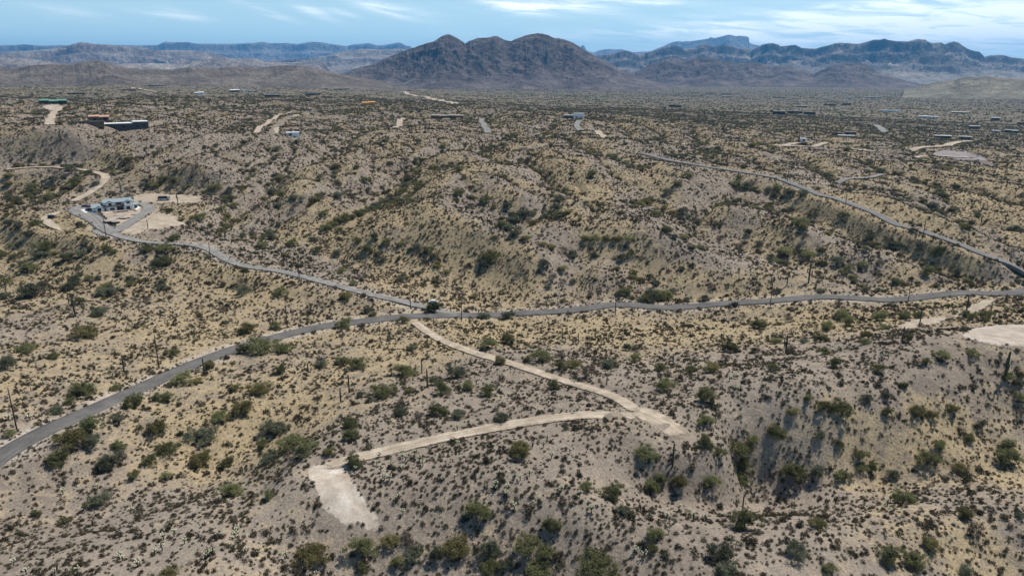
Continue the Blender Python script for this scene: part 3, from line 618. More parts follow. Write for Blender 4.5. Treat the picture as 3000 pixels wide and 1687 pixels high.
# ------------------------------------------------------------------ mountains
def mountain(name, prof, dist, depth, z0, mat, spur=.45, fine=.05, nu=420, nv=70, fx=9, seed=1, power=1.2, label=None, foot=1.15, cliff=0):
    nv = int(nv*1.5)
    P = np.array([p[:2] for p in prof]); P = P[np.argsort(P[:, 0])]
    pxs = np.linspace(P[0, 0], P[-1, 0], nu); pys = np.interp(pxs, P[:, 0], P[:, 1])
    a, e = azel(pxs, pys); s = np.linspace(-foot, foot, nv)
    ramp_ = np.clip(np.minimum(np.arange(nu), np.arange(nu)[::-1])/(nu*.05), 0, 1)
    tgt = np.tan(e)+.0005*fbm(a*160, a*0+seed, 4, seed+2, .6); tgt = tgt*ramp_+(1-ramp_)*(z0-20-CAMZ)/dist; wob = depth*.35*fbm(a*fx*.6, a*0+seed, 3, seed)
    Am, Sm = np.meshgrid(a, s, indexing='ij'); Rm = dist+wob[:, None]+Sm*depth
    x, y = Rm*np.sin(Am), Rm*np.cos(Am); L = depth*.9
    wx_ = x/L+.35*fbm(x/L*1.3, y/L*1.3, 3, seed+5); wy_ = y/L+.35*fbm(x/L*1.3+9, y/L*1.3, 3, seed+6)
    rg = ridged(wx_*1.6, wy_*1.0, 5, seed+7, .52)*.5+.5
    t_ = np.clip(1-np.abs(Sm), 0, 1); base = t_**power
    mid = 4*t_*(1-t_)
    hgt = base*(1-spur*mid*(1-rg)*1.5)+fine*t_*(ridged(x/L*6, y/L*6, 5, seed+9, .6)*1.9)*(.3+1.3*mid)
    if cliff: hgt = hgt+cliff*t_*np.clip(np.sin(hgt*22)*.5, -.3, .5)*.12
    top = CAMZ+tgt*dist-z0; Zm = z0+hgt*top[:, None]
    for _ in range(5):
        el = (Zm-CAMZ)/Rm; k = el.argmax(1); rk = Rm[np.arange(nu), k]; zk = Zm[np.arange(nu), k]
        fac = np.clip((CAMZ+tgt*rk-z0)/np.maximum(zk-z0, 1), -.2, 3); fac = np.convolve(np.pad(fac, 2, 'edge'), [0, .15, .7, .15, 0], 'valid')
        Zm = z0+(Zm-z0)*fac[:, None]
    Zm = np.where(np.abs(Sm) >= 1, z0-15-60*(np.abs(Sm)-1), Zm)
    V = np.stack([x, y, Zm], -1).reshape(-1, 3); ix = np.arange(nu*nv).reshape(nu, nv)
    fq = np.stack([ix[:-1, :-1], ix[1:, :-1], ix[1:, 1:], ix[:-1, 1:]], -1).reshape(-1, 4)
    tag(obj(name, mesh(name, V, np.ascontiguousarray(fq), mat, False)), label, None, None, 'structure')
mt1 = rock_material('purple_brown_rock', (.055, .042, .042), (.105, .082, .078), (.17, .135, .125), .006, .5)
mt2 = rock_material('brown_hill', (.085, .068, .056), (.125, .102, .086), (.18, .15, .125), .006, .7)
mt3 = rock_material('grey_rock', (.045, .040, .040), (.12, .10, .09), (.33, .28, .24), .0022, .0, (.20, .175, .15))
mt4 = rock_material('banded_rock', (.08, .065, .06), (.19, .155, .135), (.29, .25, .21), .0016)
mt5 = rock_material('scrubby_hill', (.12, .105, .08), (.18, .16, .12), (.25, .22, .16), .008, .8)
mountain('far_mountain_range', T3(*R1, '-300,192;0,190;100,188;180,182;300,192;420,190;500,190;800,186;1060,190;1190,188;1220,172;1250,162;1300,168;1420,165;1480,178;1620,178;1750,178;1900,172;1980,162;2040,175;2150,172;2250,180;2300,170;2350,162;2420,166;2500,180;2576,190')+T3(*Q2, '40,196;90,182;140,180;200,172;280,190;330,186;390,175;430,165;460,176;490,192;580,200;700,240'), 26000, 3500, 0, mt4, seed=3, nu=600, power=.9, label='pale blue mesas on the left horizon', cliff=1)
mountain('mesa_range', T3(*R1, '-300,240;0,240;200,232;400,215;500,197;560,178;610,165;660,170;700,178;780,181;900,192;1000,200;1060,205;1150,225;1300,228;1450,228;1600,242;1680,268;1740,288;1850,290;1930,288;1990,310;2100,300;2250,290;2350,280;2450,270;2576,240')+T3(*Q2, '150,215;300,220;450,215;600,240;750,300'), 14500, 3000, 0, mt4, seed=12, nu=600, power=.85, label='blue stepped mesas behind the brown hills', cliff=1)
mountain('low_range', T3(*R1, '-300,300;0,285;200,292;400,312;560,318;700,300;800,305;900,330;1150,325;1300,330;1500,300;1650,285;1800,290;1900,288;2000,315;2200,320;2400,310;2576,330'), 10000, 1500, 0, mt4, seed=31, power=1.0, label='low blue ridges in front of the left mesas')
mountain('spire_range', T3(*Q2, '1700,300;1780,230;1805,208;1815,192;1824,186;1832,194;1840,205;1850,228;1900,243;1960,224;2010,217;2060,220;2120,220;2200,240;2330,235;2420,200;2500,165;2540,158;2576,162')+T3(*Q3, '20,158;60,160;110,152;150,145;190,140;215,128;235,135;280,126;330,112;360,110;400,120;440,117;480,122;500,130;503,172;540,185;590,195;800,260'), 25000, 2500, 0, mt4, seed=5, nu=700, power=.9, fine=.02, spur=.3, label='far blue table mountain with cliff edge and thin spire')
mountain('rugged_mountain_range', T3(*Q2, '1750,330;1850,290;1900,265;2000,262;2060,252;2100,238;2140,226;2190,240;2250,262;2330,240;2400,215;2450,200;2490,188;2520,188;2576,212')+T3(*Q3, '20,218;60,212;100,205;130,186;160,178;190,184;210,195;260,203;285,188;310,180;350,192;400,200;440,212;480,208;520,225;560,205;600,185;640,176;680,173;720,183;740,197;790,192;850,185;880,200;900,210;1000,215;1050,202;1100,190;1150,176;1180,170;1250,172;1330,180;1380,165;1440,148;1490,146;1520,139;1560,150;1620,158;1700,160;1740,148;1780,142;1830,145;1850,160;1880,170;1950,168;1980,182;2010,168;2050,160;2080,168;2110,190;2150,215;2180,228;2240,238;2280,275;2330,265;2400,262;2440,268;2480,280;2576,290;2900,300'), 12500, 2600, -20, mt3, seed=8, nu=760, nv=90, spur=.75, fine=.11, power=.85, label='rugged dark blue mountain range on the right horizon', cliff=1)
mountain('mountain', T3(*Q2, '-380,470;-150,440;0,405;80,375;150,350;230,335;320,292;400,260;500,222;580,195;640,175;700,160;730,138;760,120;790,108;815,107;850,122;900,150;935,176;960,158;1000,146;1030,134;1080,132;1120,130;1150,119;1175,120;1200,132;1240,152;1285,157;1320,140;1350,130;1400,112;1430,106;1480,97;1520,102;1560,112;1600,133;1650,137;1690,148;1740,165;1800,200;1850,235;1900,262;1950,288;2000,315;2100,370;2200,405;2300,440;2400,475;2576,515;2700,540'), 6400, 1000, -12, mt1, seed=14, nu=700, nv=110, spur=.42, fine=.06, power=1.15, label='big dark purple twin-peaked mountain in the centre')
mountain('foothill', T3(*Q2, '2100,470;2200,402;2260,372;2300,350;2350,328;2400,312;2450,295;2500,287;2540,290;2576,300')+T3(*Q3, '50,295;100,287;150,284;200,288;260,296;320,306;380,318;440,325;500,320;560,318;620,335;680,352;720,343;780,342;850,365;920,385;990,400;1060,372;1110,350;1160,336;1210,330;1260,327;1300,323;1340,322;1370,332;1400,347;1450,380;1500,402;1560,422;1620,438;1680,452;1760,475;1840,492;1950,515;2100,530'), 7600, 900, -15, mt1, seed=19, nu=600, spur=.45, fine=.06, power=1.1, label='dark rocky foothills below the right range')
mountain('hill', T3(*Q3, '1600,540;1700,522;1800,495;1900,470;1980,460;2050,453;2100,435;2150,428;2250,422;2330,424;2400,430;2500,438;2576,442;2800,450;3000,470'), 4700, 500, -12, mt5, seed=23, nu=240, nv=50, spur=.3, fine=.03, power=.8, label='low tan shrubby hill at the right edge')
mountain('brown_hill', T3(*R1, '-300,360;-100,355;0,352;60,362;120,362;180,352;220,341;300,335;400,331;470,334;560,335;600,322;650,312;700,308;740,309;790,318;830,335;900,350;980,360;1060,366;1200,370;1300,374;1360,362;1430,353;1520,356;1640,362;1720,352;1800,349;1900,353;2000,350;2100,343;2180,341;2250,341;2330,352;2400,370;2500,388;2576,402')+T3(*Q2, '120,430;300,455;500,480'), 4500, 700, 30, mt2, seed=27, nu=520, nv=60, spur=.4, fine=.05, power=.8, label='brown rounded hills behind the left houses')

# ------------------------------------------------------------------ haze
zmin = float(H.min())-2
hz = MB().box(-37000, 37000, -35500, 37000, min(zmin, -120), 1520).mesh('haze', None)
hm = D.materials.new('haze'); hm.use_nodes = True; t = NT(hm.node_tree); t.n.clear()
pv = t.add('ShaderNodeVolumePrincipled'); pv.inputs['Color'].default_value = HAZE_COLOR+(1,); pv.inputs['Density'].default_value = HAZE_DENSITY
pv.inputs['Anisotropy'].default_value = .2
oo = t.add('ShaderNodeOutputMaterial'); t.l.new(pv.outputs[0], oo.inputs['Volume']); hz.materials.append(hm)
tag(obj('haze', hz), 'pale blue distance haze', None, None, 'stuff')

# ------------------------------------------------------------------ plant shapes
def leaf_tris(cent, size, rng, flat=.0, elong=2.2):
    n = len(cent); a = rng.normal(size=(n, 3)); a[:, 2] *= 1-flat; a /= np.linalg.norm(a, axis=1)[:, None]
    b_ = rng.normal(size=(n, 3)); b_ -= a*(a*b_).sum(1)[:, None]; b_ /= np.linalg.norm(b_, axis=1)[:, None]
    s = size*rng.uniform(.6, 1.4, (n, 1)); V = np.stack([cent-a*s*elong*.5-b_*s*.35, cent-a*s*elong*.5+b_*s*.35, cent+a*s*elong*.5], 1)
    return V.reshape(-1, 3), np.arange(3*n).reshape(-1, 3)
def crown_mesh(name, mat, seed, clumps=46, per=62, leaf=.030, h=.74, open_=.5, lobes=5):
    rng = np.random.default_rng(seed); lob = rng.uniform(0, 2*math.pi, lobes); lr = rng.uniform(.04, .32, lobes); lz = rng.uniform(.10, .36, lobes)
    P = []
    for k in range(clumps):
        i = k % lobes; r = .5*rng.uniform(.25, 1)**.6*(.72); th = rng.uniform(0, 2*math.pi); ph = math.acos(rng.uniform(-.35, 1))
        c = np.array([math.cos(lob[i])*lr[i]+r*math.sin(ph)*math.cos(th), math.sin(lob[i])*lr[i]+r*math.sin(ph)*math.sin(th), lz[i]*h/.74+r*math.cos(ph)*.9])
        c[2] = max(c[2], .05); s = rng.uniform(.035, .095)
        P.append(c+rng.normal(size=(int(per*rng.uniform(.5, 1.4)), 3))*s*np.array([1, 1, .75]))
    cl_ = np.concatenate([np.full(len(p_), rng.random()) for p_ in P]); P = np.vstack(P); P[:, 2] = np.abs(P[:, 2]); V, Fc = leaf_tris(P, leaf, rng, elong=3.0); me = mesh(name, V, Fc, mat); fattr(me, 'clump', np.repeat(cl_, 3)); return me
def trunk_mesh(name, seed, stems=4, h=.45, r=.014, spread=.26):
    rng = random.Random(seed); m = MB()
    for k in range(stems):
        a = 2*math.pi*(k+rng.random()*.7)/stems; s = spread*rng.uniform(.5, 1.1); hh = h*rng.uniform(.8, 1.2)
        p1 = (math.cos(a)*s*.25, math.sin(a)*s*.25, hh*.35); p2 = (math.cos(a+.3)*s*.7, math.sin(a+.3)*s*.7, hh*.72); p3 = (math.cos(a+.2)*s, math.sin(a+.2)*s, hh)
        m.tube([(0, 0, -.05), p1, p2, p3], [r*1.6, r*1.1, r*.75, r*.3], 5)
        m.tube([p1, (p1[0]*2.2+.04, p1[1]*2.2-.05, hh*.85)], [r*.7, r*.25], 4)
    return m.mesh(name, M['bark'])
def shrub_mesh(name, mat, seed, n=70, leaf=.12, h=.55, twigs=True):
    rng = np.random.default_rng(seed); d = rng.normal(size=(n, 3)); d[:, 2] = np.abs(d[:, 2]); d /= np.linalg.norm(d, axis=1)[:, None]
    P = d*rng.uniform(.35, 1, (n, 1))*np.array([.5, .5, h]); P += rng.normal(size=P.shape)*.035; P[:, 2] = np.abs(P[:, 2])+.01
    V, Fc = leaf_tris(P, leaf, rng, elong=2.4); return mesh(name, V, Fc, mat)
def tuft_mesh(name, mat, seed, n=26):
    rng = np.random.default_rng(seed); V = []
    for k in range(n):
        a = rng.uniform(0, 2*math.pi); r0 = rng.uniform(0, .22); l = rng.uniform(.3, .55); b0 = np.array([math.cos(a)*r0, math.sin(a)*r0, 0]); tip = b0+np.array([math.cos(a)*.3, math.sin(a)*.3, l]); w = np.array([-math.sin(a), math.cos(a), 0])*.05
        V += [b0-w, b0+w, tip]
    return mesh(name, V, np.arange(3*n).reshape(-1, 3), mat)
KINDS = ['green', 'olive', 'grey', 'brown']
crowns = {k: [crown_mesh('crown', M[k], 100+10*i+j, clumps=(34 if k == 'brown' else 40), per=(40 if k == 'brown' else 84), leaf=(.026 if k == 'brown' else .031)) for j in range(4)] for i, k in enumerate(KINDS)}
crowns['dark'] = [crown_mesh('crown', M['dark'], 190, clumps=60, per=70, h=.8)]
trunks = [trunk_mesh('trunk', 10+i) for i in range(4)]

# ------------------------------------------------------------------ landmarks for telling look-alikes apart
LM = [(1280, 915, 'paved road junction'), (960, 1440, 'pale dirt pad'), (1850, 1215, 'dirt track fork'), (1330, 1040, 'upper dirt track'), (1300, 1240, 'lower dirt track'),
      (180, 1300, 'road at lower left'), (470, 1080, 'middle road bend'), (700, 1230, 'grassy gully below the road'), (860, 960, 'paved road curve'), (1150, 1130, 'hollow above lower track'),
      (2150, 1280, 'gully right of the fork'), (2600, 1250, 'yellow slope at right'), (2900, 990, 'pale clearing at right edge'), (2300, 950, 'wash below the road'), (1750, 960, 'flats below the road'),
      (850, 1600, 'bottom edge left of centre'), (1350, 1610, 'bottom edge at centre'), (1750, 1620, 'bottom edge right of centre'), (2200, 1560, 'bottom right foreground'), (2800, 1610, 'lower right corner'),
      (1700, 1440, 'cholla flat at centre'), (2650, 1400, 'near ridge at right'), (320, 1470, 'lower left hill'), (90, 960, 'left edge flats'), (330, 900, 'brushy flat left of road'), (700, 900, 'flat above road bend'),
      (400, 620, 'white farmhouse'), (560, 740, 'driveway curve'), (880, 830, 'driveway middle stretch'), (120, 720, 'hollow left below farmhouse'), (300, 800, 'slope under farmhouse drive'), (640, 620, 'gully right of farmhouse'),
      (830, 540, 'upper left gullies'), (1050, 640, 'tree lined central gully'), (1150, 760, 'foot of yellow spur'), (1500, 640, 'gully right of yellow spur'), (1400, 770, 'lower end of central spur'),
      (1700, 560, 'head of central gullies'), (1980, 640, 'mauve ridge above road'), (2200, 560, 'dark gully by diagonal road'), (2450, 700, 'slope under diagonal road'), (2700, 600, 'pale slope at right'),
      (1850, 850, 'brush above paved road'), (2250, 800, 'flats above paved road'), (2700, 850, 'right end of paved road'), (200, 500, 'loop track left'), (1100, 470, 'plateau at centre'), (300, 400, 'dark long house'), (2450, 450, 'far right tracks')]
def name_all(items, noun, descr):
    """items: list of dict(px,py,desc,obj) -> a label that singles each out by landmark and place from the left"""
    groups = {}
    for it in items:
        d = [(it['px']-l[0])**2+((it['py']-l[1])*1.5)**2 for l in LM]; it['lm'] = LM[int(np.argmin(d))][2]
        groups.setdefault((it['lm'], it['desc']), []).append(it)
    for (lm, de), g in groups.items():
        g.sort(key=lambda i: i['px']); n = len(g)
        for k, it in enumerate(g):
            base = f"{de} {noun} near {lm}"
            if n > 1:
                o = ['leftmost', 'second from left', 'third from left', 'fourth from left', 'fifth from left', 'sixth from left', 'seventh from left', 'eighth from left', 'ninth from left', 'tenth from left'][k] if k < min(n-1, 10) else ('rightmost' if k == n-1 else f'{k+1}th from left')
                base += f", {o} of {n}"
            it['obj']['label'] = base

# trees read off the photograph: x, y of the foot, crown width
TR = T3(*P8, """45,240,120;230,240,190;520,165,130;775,215,150;560,278,90;720,355,130;600,520,190;180,620,150;35,740,150;1715,205,120;1985,215,100;1745,480,150;1950,450,90;1870,625,210;1730,620,120;2010,620,120;1290,845,150;1470,730,110;590,930,200;500,980,80;820,880,80
410,1040,100;75,1210,90;265,1120,50;1080,760,60;955,1010,150;1100,950,80;1190,960,120;650,1180,170;510,1270,230;650,1265,150;835,1105,110;1100,1200,170;1420,1230,190;1180,1330,170;1700,1060,170;1560,1100,130;1840,910,170;1665,880,90;1955,1190,190;1845,1290,100;2060,1300,200
2180,1350,170;1900,1400,150;860,1300,110;435,1420,180;800,1430,180;1060,1410,110;1410,1430,180;2270,720,100;1975,760,90;2390,700,60;690,360,80;1230,640,90;380,660,90;1400,830,80;2330,1340,90;1620,1420,110""")
TR += T3(*N1, """445,110,50;255,195,100;655,160,80;710,350,80;250,440,100;350,475,130;90,470,80;1240,335,110;1365,310,110;1595,425,150;1745,420,110;1335,445,90;1735,480,90;1825,470,100;1910,550,140;2075,470,120;2210,350,80;2425,490,90;2245,420,90;655,530,140;735,510,60;1030,540,130
885,585,110;1090,620,110;920,650,120;980,670,70;1235,660,120;370,665,70;520,665,150;630,800,110;770,830,110;910,790,140;1035,815,110;700,640,70;1330,840,100;1690,610,90;275,890,130;300,970,110;340,1145,130;1450,1060,170;2330,1100,140;2460,630,140;1915,1300,100;2095,1370,150;2370,1310,110;2425,1240,90;1210,130,80;1370,130,90""")
TR += T3(*N2, """30,75,80;100,75,80;210,85,60;585,120,60;755,275,110;1210,280,110;1310,215,130;1375,250,100;1600,220,110;1740,205,120;1850,200,90;1310,125,80;1615,270,70;1180,365,110;1060,370,70;870,370,80;990,435,100;560,430,120;740,430,70;1210,450,90;1490,375,80;1490,320,80;1780,350,80;1275,535,100;1570,565,100;855,560,80
85,560,90;285,570,80;430,570,120;530,490,70;380,780,150;2010,480,110;2225,460,90;1905,520,90;2460,620,100;2510,660,80;1100,770,80;1625,740,90;1500,780,100;1330,860,150;1190,830,110;990,860,90;1840,860,130;1640,860,90;1930,880,100;390,930,110;890,1020,140;1170,1020,90;1300,1080,80;380,1080,130;480,1140,100;620,1140,150;700,1060,100
650,1220,110;650,1325,170;200,1350,130;430,1340,130;1000,1290,180;1140,1280,120;1320,1310,110;1450,1150,100;1460,1240,90;1550,1230,90;1910,1210,160;2130,1250,130;2440,1190,200;2470,1110,130;1980,1090,120;2210,1050,100;1680,1300,100;2180,200,100;2290,220,120;2550,600,80;2560,860,110;2080,840,100;2540,760,90;1750,680,80""")
TR += T3(*S1, '735,610,190;280,670,90;1000,395,110;1750,540,180;2040,540,90;2350,1030,250;1250,400,90;1270,1150,160;1480,330,190;480,740,90')
TR += T3(*S2, '160,985,210;370,900,140;520,890,140;540,1010,140;180,1100,110;430,1050,110;870,970,220;700,1000,120;1130,1010,170;1100,1110,160;1230,1070,110;1430,950,200;1040,675,190;1580,800,150;1500,1120,160;1950,1120,270;2360,840,140;2140,670,120;1570,1010,150;2350,940,90')
TR += T3(*S3, '300,1010,180;845,990,180;465,770,200;330,1120,160;1020,770,140;1660,590,180;2110,690,160;2170,830,170;1560,1020,200;1750,1060,180;1880,930,150;2140,1120,130;1110,1120,130;2550,690,80;1230,400,110')
near_n = len(TR)
TR += T3(*M2, """650,720,90;700,680,80;750,650,80;800,640,80;850,625,80;900,605,80;950,585,80;1000,565,80;1040,545,80;1100,505,80;1150,480,70;1200,450,80;1240,420,70;1265,390,80;1285,330,80;240,440,90;320,460,90;430,490,100;585,500,90;730,250,90;740,375,70;760,470,90;1035,195,70;1655,270,80;1480,255,80;955,350,70;290,110,60;1240,205,70
900,800,70;1015,770,60;1120,830,80;980,870,90;900,910,60;590,880,80;740,900,80;175,850,80;400,830,90;805,1230,100;320,1200,100;40,1200,100;870,1120,60;780,1045,90;1860,510,100;1670,455,100;1820,390,60;1900,940,130;1850,970,90;1980,700,90;2040,720,90;2100,760,90;2160,790,80;1930,775,60;2290,830,70;2360,855,80;2430,880,80
2500,905,90;2120,1030,80;2290,990,90;2440,1020,80;2380,1080,80;2070,650,90;2140,600,90;2040,540,80;2310,300,80;2290,390,80;2410,490,90;2410,610,90;2470,430,70;1340,860,80;1400,880,80;1290,790,60;1380,190,60;660,860,70;560,500,80;640,600,70;480,600,60;420,550,80;1700,1000,60;1440,870,70;1500,990,60;300,340,80;370,330,70;200,240,60;620,330,60;880,250,60;1140,220,60;1540,90,70;1680,30,60;2000,90,70;1350,60,60;1110,60,60;830,60,60;640,60,50;440,50,50;80,40,50""")
TR += T3(*M3, """70,240,70;620,240,60;560,290,60;510,335,60;720,210,40;900,295,60;960,305,60;1010,300,60;1150,320,70;1220,340,70;1290,350,70;1225,440,60;390,400,60;440,470,60;540,460,60;590,450,60;510,560,70;545,600,50;600,595,50;650,655,50;710,655,50;980,570,50;1190,690,90;930,650,50;1330,705,80;1400,670,50;1490,745,80;1560,780,60;1640,760,60;1730,750,60
1780,620,60;1830,640,60;1870,690,60;1900,630,60;1975,650,60;2080,680,80;1940,560,60;1650,670,50;1300,600,60;1270,520,70;1300,550,70;1170,500,50;2010,810,80;2500,680,60;2100,360,60;2160,440,60;2200,510,60;2240,540,80;2050,420,60;1990,390,60;2280,270,60;2300,470,50;2520,550,60;2340,330,60;430,950,120;480,945,100;260,930,90;390,965,70;570,960,50;890,990,60
30,610,60;90,610,60;150,610,60;210,610,60;280,610,60;240,720,60;2090,330,50;1430,240,50;1750,220,60;1950,270,60;2050,200,60;2120,200,60;1550,90,50;1000,70,60;1120,80,50;800,90,50;950,190,50;920,250,40;1100,320,50;1380,310,40;1520,470,60""")
TR += T3(*L4, """550,520,140;340,430,130;600,270,110;740,240,130;560,340,110;800,390,180;920,280,130;1030,380,100;90,300,110;90,380,110;120,490,110;160,580,130;100,620,110;90,810,130;380,810,140;200,840,120;310,940,160;500,1080,260;450,1150,200;320,1300,200;720,1170,180;850,1150,130;1140,1100,130;1210,1100,90;1580,1090,140;1760,1090,190;1740,1230,200
1260,1250,90;980,1060,90;930,1000,90;1100,955,80;830,830,110;910,840,70;1870,970,150;1930,750,80;1790,665,110;2090,220,110;2300,430,110;2420,560,140;2480,620,130;2350,660,110;2400,720,110;1730,340,120;1850,360,120;1660,400,110;1550,350,100;1560,410,100;1370,130,110;1380,220,110;2070,300,90;2200,350,90;2240,420,110;1340,450,100;790,1430,150;40,1140,120;60,1430,120;910,560,90;2120,750,150;1860,250,80;680,310,70;2380,820,110;2450,450,100""")
TR = np.array([t_[:3] for t_ in TR]); tx, ty = hit(TR[:, 0], TR[:, 1]-.10*TR[:, 2]); tz = ground(tx, ty)
TW = TR[:, 2]/F*np.sqrt(tx**2+ty**2+(CAMZ-tz)**2)*1.04
TW = np.clip(TW*.98*np.cos(np.arctan2(tx, ty))**1.5, 1.8, 12)
keep = []
for i in range(len(TR)):
    if all((tx[i]-tx[j])**2+(ty[i]-ty[j])**2 > (.28*min(TW[i], TW[j]))**2+1 for j in keep): keep.append(i)
keep.sort(key=lambda i: -TR[i, 2]); first, rest_ = keep[:298], keep[298:]
rng = random.Random(3); items = []; used_tree = {}
protos = {}
def ktree(px, py):
    v = pnoise(px/130., py/90., 5)+rng.uniform(-.5, .5)
    return 'olive' if v > .42 else ('grey' if v < -.38 else ('brown' if rng.random() < .07 else 'green'))
CW = {'green': 'green leafy', 'olive': 'yellowish olive', 'grey': 'grey green', 'brown': 'bare brown'}
for i in first:
    k = ktree(TR[i, 0], TR[i, 1]); w = float(TW[i]); hh = rng.uniform(.82, 1.1)
    if w > 7: hh *= .85
    e = thing('palo_verde_tree' if k != 'brown' else 'dormant_desert_tree', '', 'tree', (tx[i], ty[i], float(tz[i])-.08*w*.2), rng.uniform(0, 6.28), 'desert trees scattered over the slopes', (w, w, w*hh))
    cr = obj('crown', rng.choice(crowns[k]), e); obj('trunk', rng.choice(trunks), e); protos.setdefault(k, cr)
    sz = 'small' if w < 3.8 else ('broad' if w > 7 else 'rounded')
    items.append(dict(px=TR[i, 0], py=TR[i, 1], desc=f"{sz} {CW[k]}", obj=e))
name_all(items, 'tree', None)
for k in KINDS:
    protos.setdefault(k, protos['green'])

def scatter(name, P, rotz, scl, vid, sources, label, tilt=None):
    """one 'stuff' object: real plants instanced on points"""
    me = D.meshes.new(name); me.vertices.add(len(P)); me.vertices.foreach_set('co', np.asarray(P, np.float32).ravel()); me.update()
    rot = np.zeros((len(P), 3), np.float32); rot[:, 2] = rotz
    fattr(me, 'rotv', rot, 'FLOAT_VECTOR'); fattr(me, 'sclv', np.asarray(scl, np.float32), 'FLOAT_VECTOR')
    a = me.attributes.new('vid', 'INT', 'POINT'); a.data.foreach_set('value', np.asarray(vid, np.int32))
    o = obj(name, me); g = D.node_groups.new(name, 'GeometryNodeTree')
    g.interface.new_socket('Geometry', in_out='INPUT', socket_type='NodeSocketGeometry'); g.interface.new_socket('Geometry', in_out='OUTPUT', socket_type='NodeSocketGeometry')
    N = g.nodes; L = g.links; gi = N.new('NodeGroupInput'); go = N.new('NodeGroupOutput'); ip = N.new('GeometryNodeInstanceOnPoints')
    jn = N.new('GeometryNodeGeometryToInstance')
    for s in sources[::-1]:
        oi = N.new('GeometryNodeObjectInfo'); oi.transform_space = 'ORIGINAL'; oi.inputs['Object'].default_value = s; L.new(oi.outputs['Geometry'], jn.inputs[0])
    def na_(nm, ty):
        n = N.new('GeometryNodeInputNamedAttribute'); n.data_type = ty; n.inputs[0].default_value = nm; return n.outputs[0]
    L.new(gi.outputs[0], ip.inputs['Points']); L.new(jn.outputs[0], ip.inputs['Instance']); ip.inputs['Pick Instance'].default_value = True
    L.new(na_('vid', 'INT'), ip.inputs['Instance Index']); L.new(na_('rotv', 'FLOAT_VECTOR'), ip.inputs['Rotation']); L.new(na_('sclv', 'FLOAT_VECTOR'), ip.inputs['Scale'])
    L.new(ip.outputs[0], go.inputs[0]); md = o.modifiers.new('scatter', 'NODES'); md.node_group = g
    return tag(o, label, None, None, 'stuff')
def polar(n, r0, r1, p, rng_, amax=47):
    """random places, density falling as r**p"""
    e = p+2; u = rng_.random(n); r = (r0**e+(r1**e-r0**e)*u)**(1/e); a = R(amax)*(2*rng_.random(n)-1); return r*np.sin(a), r*np.cos(a), r, a

# the remaining trees read off the photo and the countless ones further out
rg_ = np.random.default_rng(11)
fx, fy, fr, fa = polar(370000, 330, 6500, -.72, rg_)
hol = bil(HOL, fa, fr); cl_ = fbm(fx/70, fy/70, 3, 81)
prob = np.where(fr < 1000, .035+.85*np.clip(hol*2.6-.12, 0, 1), .17+.75*np.clip(hol*1.8, 0, 1))*np.clip(.75+1.3*cl_, .1, 1.4)
prob = prob+.95*bil(VALLEY, fa, fr)*(fr < 1500)-np.where((fr > 400) & (fr < 1200), .05, 0); prob *= np.where(fr > 3500, .8, 1); prob *= np.where(fr < 1000, np.clip((fr-330)/200, .1, 1), 1)
kp = (rg_.random(len(fx)) < prob); fx, fy, fr = fx[kp], fy[kp], fr[kp]
ok = clear_of_roads(fx, fy, 2.0); fx, fy, fr = fx[ok], fy[ok], fr[ok]
s_ = rg_.uniform(2.2, 5.2, len(fx))*np.where(fr > 1200, 1.15, 1)
if rest_:
    fx = np.r_[fx, tx[rest_]]; fy = np.r_[fy, ty[rest_]]; s_ = np.r_[s_, TW[rest_]]
tree_xy = (fx, fy, s_)
scatter('far_trees', np.c_[fx, fy, ground(fx, fy)-.1], rg_.uniform(0, 6.28, len(fx)), np.c_[s_, s_, s_*rg_.uniform(.7, 1, len(s_))], rg_.choice([0, 1, 1, 2, 2, 3, 3], len(s_)), [protos[k] for k in KINDS], 'desert trees covering the distant slopes and gullies')

# ------------------------------------------------------------------ low shrubs: the nearest as objects, the rest as ground cover
shr = [shrub_mesh('bursage', M['scrub'], 300+i, n=95, leaf=.12) for i in range(4)]+[shrub_mesh('creosote', M['creosote'], 320+i, n=110, leaf=.11, h=.75) for i in range(2)]+[shrub_mesh('twigs', M['brown'], 330, n=90, leaf=.09, h=.6)]
bx, by, br, ba = polar(700000, 118, 2000, -.5, rg_)
ex = polar(42000, 118, 480, -.2, rg_); bx, by, br, ba = [np.r_[u_, v_] for u_, v_ in zip((bx, by, br, ba), ex)]; den = np.clip(.62+1.2*fbm(bx/22, by/22, 3, 91)+.9*fbm(bx/6, by/6, 2, 97)+.35*fbm(bx/110, by/110, 2, 93), .10, 1)
kp = rg_.random(len(bx)) < den; bx, by, br, ba = bx[kp], by[kp], br[kp], ba[kp]
ok = clear_of_roads(bx, by, .35); bx, by, br, ba = bx[ok], by[ok], br[ok], ba[ok]
bs = np.exp(rg_.normal(math.log(.82), .38, len(bx))); flatz = np.clip(1.15-bil(HOL, ba, br), .8, 1.3)
big = rg_.random(len(bx)) < .07; bs = np.where(big, bs*1.75, bs); bs = np.where(br > 600, bs*1.15, bs)*np.clip(.9+(br-200)/900, .9, 1.12); bs = np.clip(bs, .45, 3.0)
bv = rg_.choice([0, 1, 2, 3, 4, 5, 6], len(bx), p=[.2, .2, .2, .16, .09, .07, .08]); bz_ = ground(bx, by)-.03
vis = (np.abs(project(bx, by, bz_)[0]-1500) < 1480) & (project(bx, by, bz_)[1] < 1680)
score = np.where(vis, bs/br, 0); order = np.argsort(-score); n300 = order[:298]; other = order[298:]
hs = rg_.uniform(.75, 1.2, len(bx)); rz = rg_.uniform(0, 6.28, len(bx)); sprot = {}
NMS = ['bursage_shrub']*4+['creosote_bush']*2+['dry_shrub']
LBL = {'bursage_shrub': 'low dark brown', 'creosote_bush': 'olive upright', 'dry_shrub': 'leafless brown'}
items2 = []
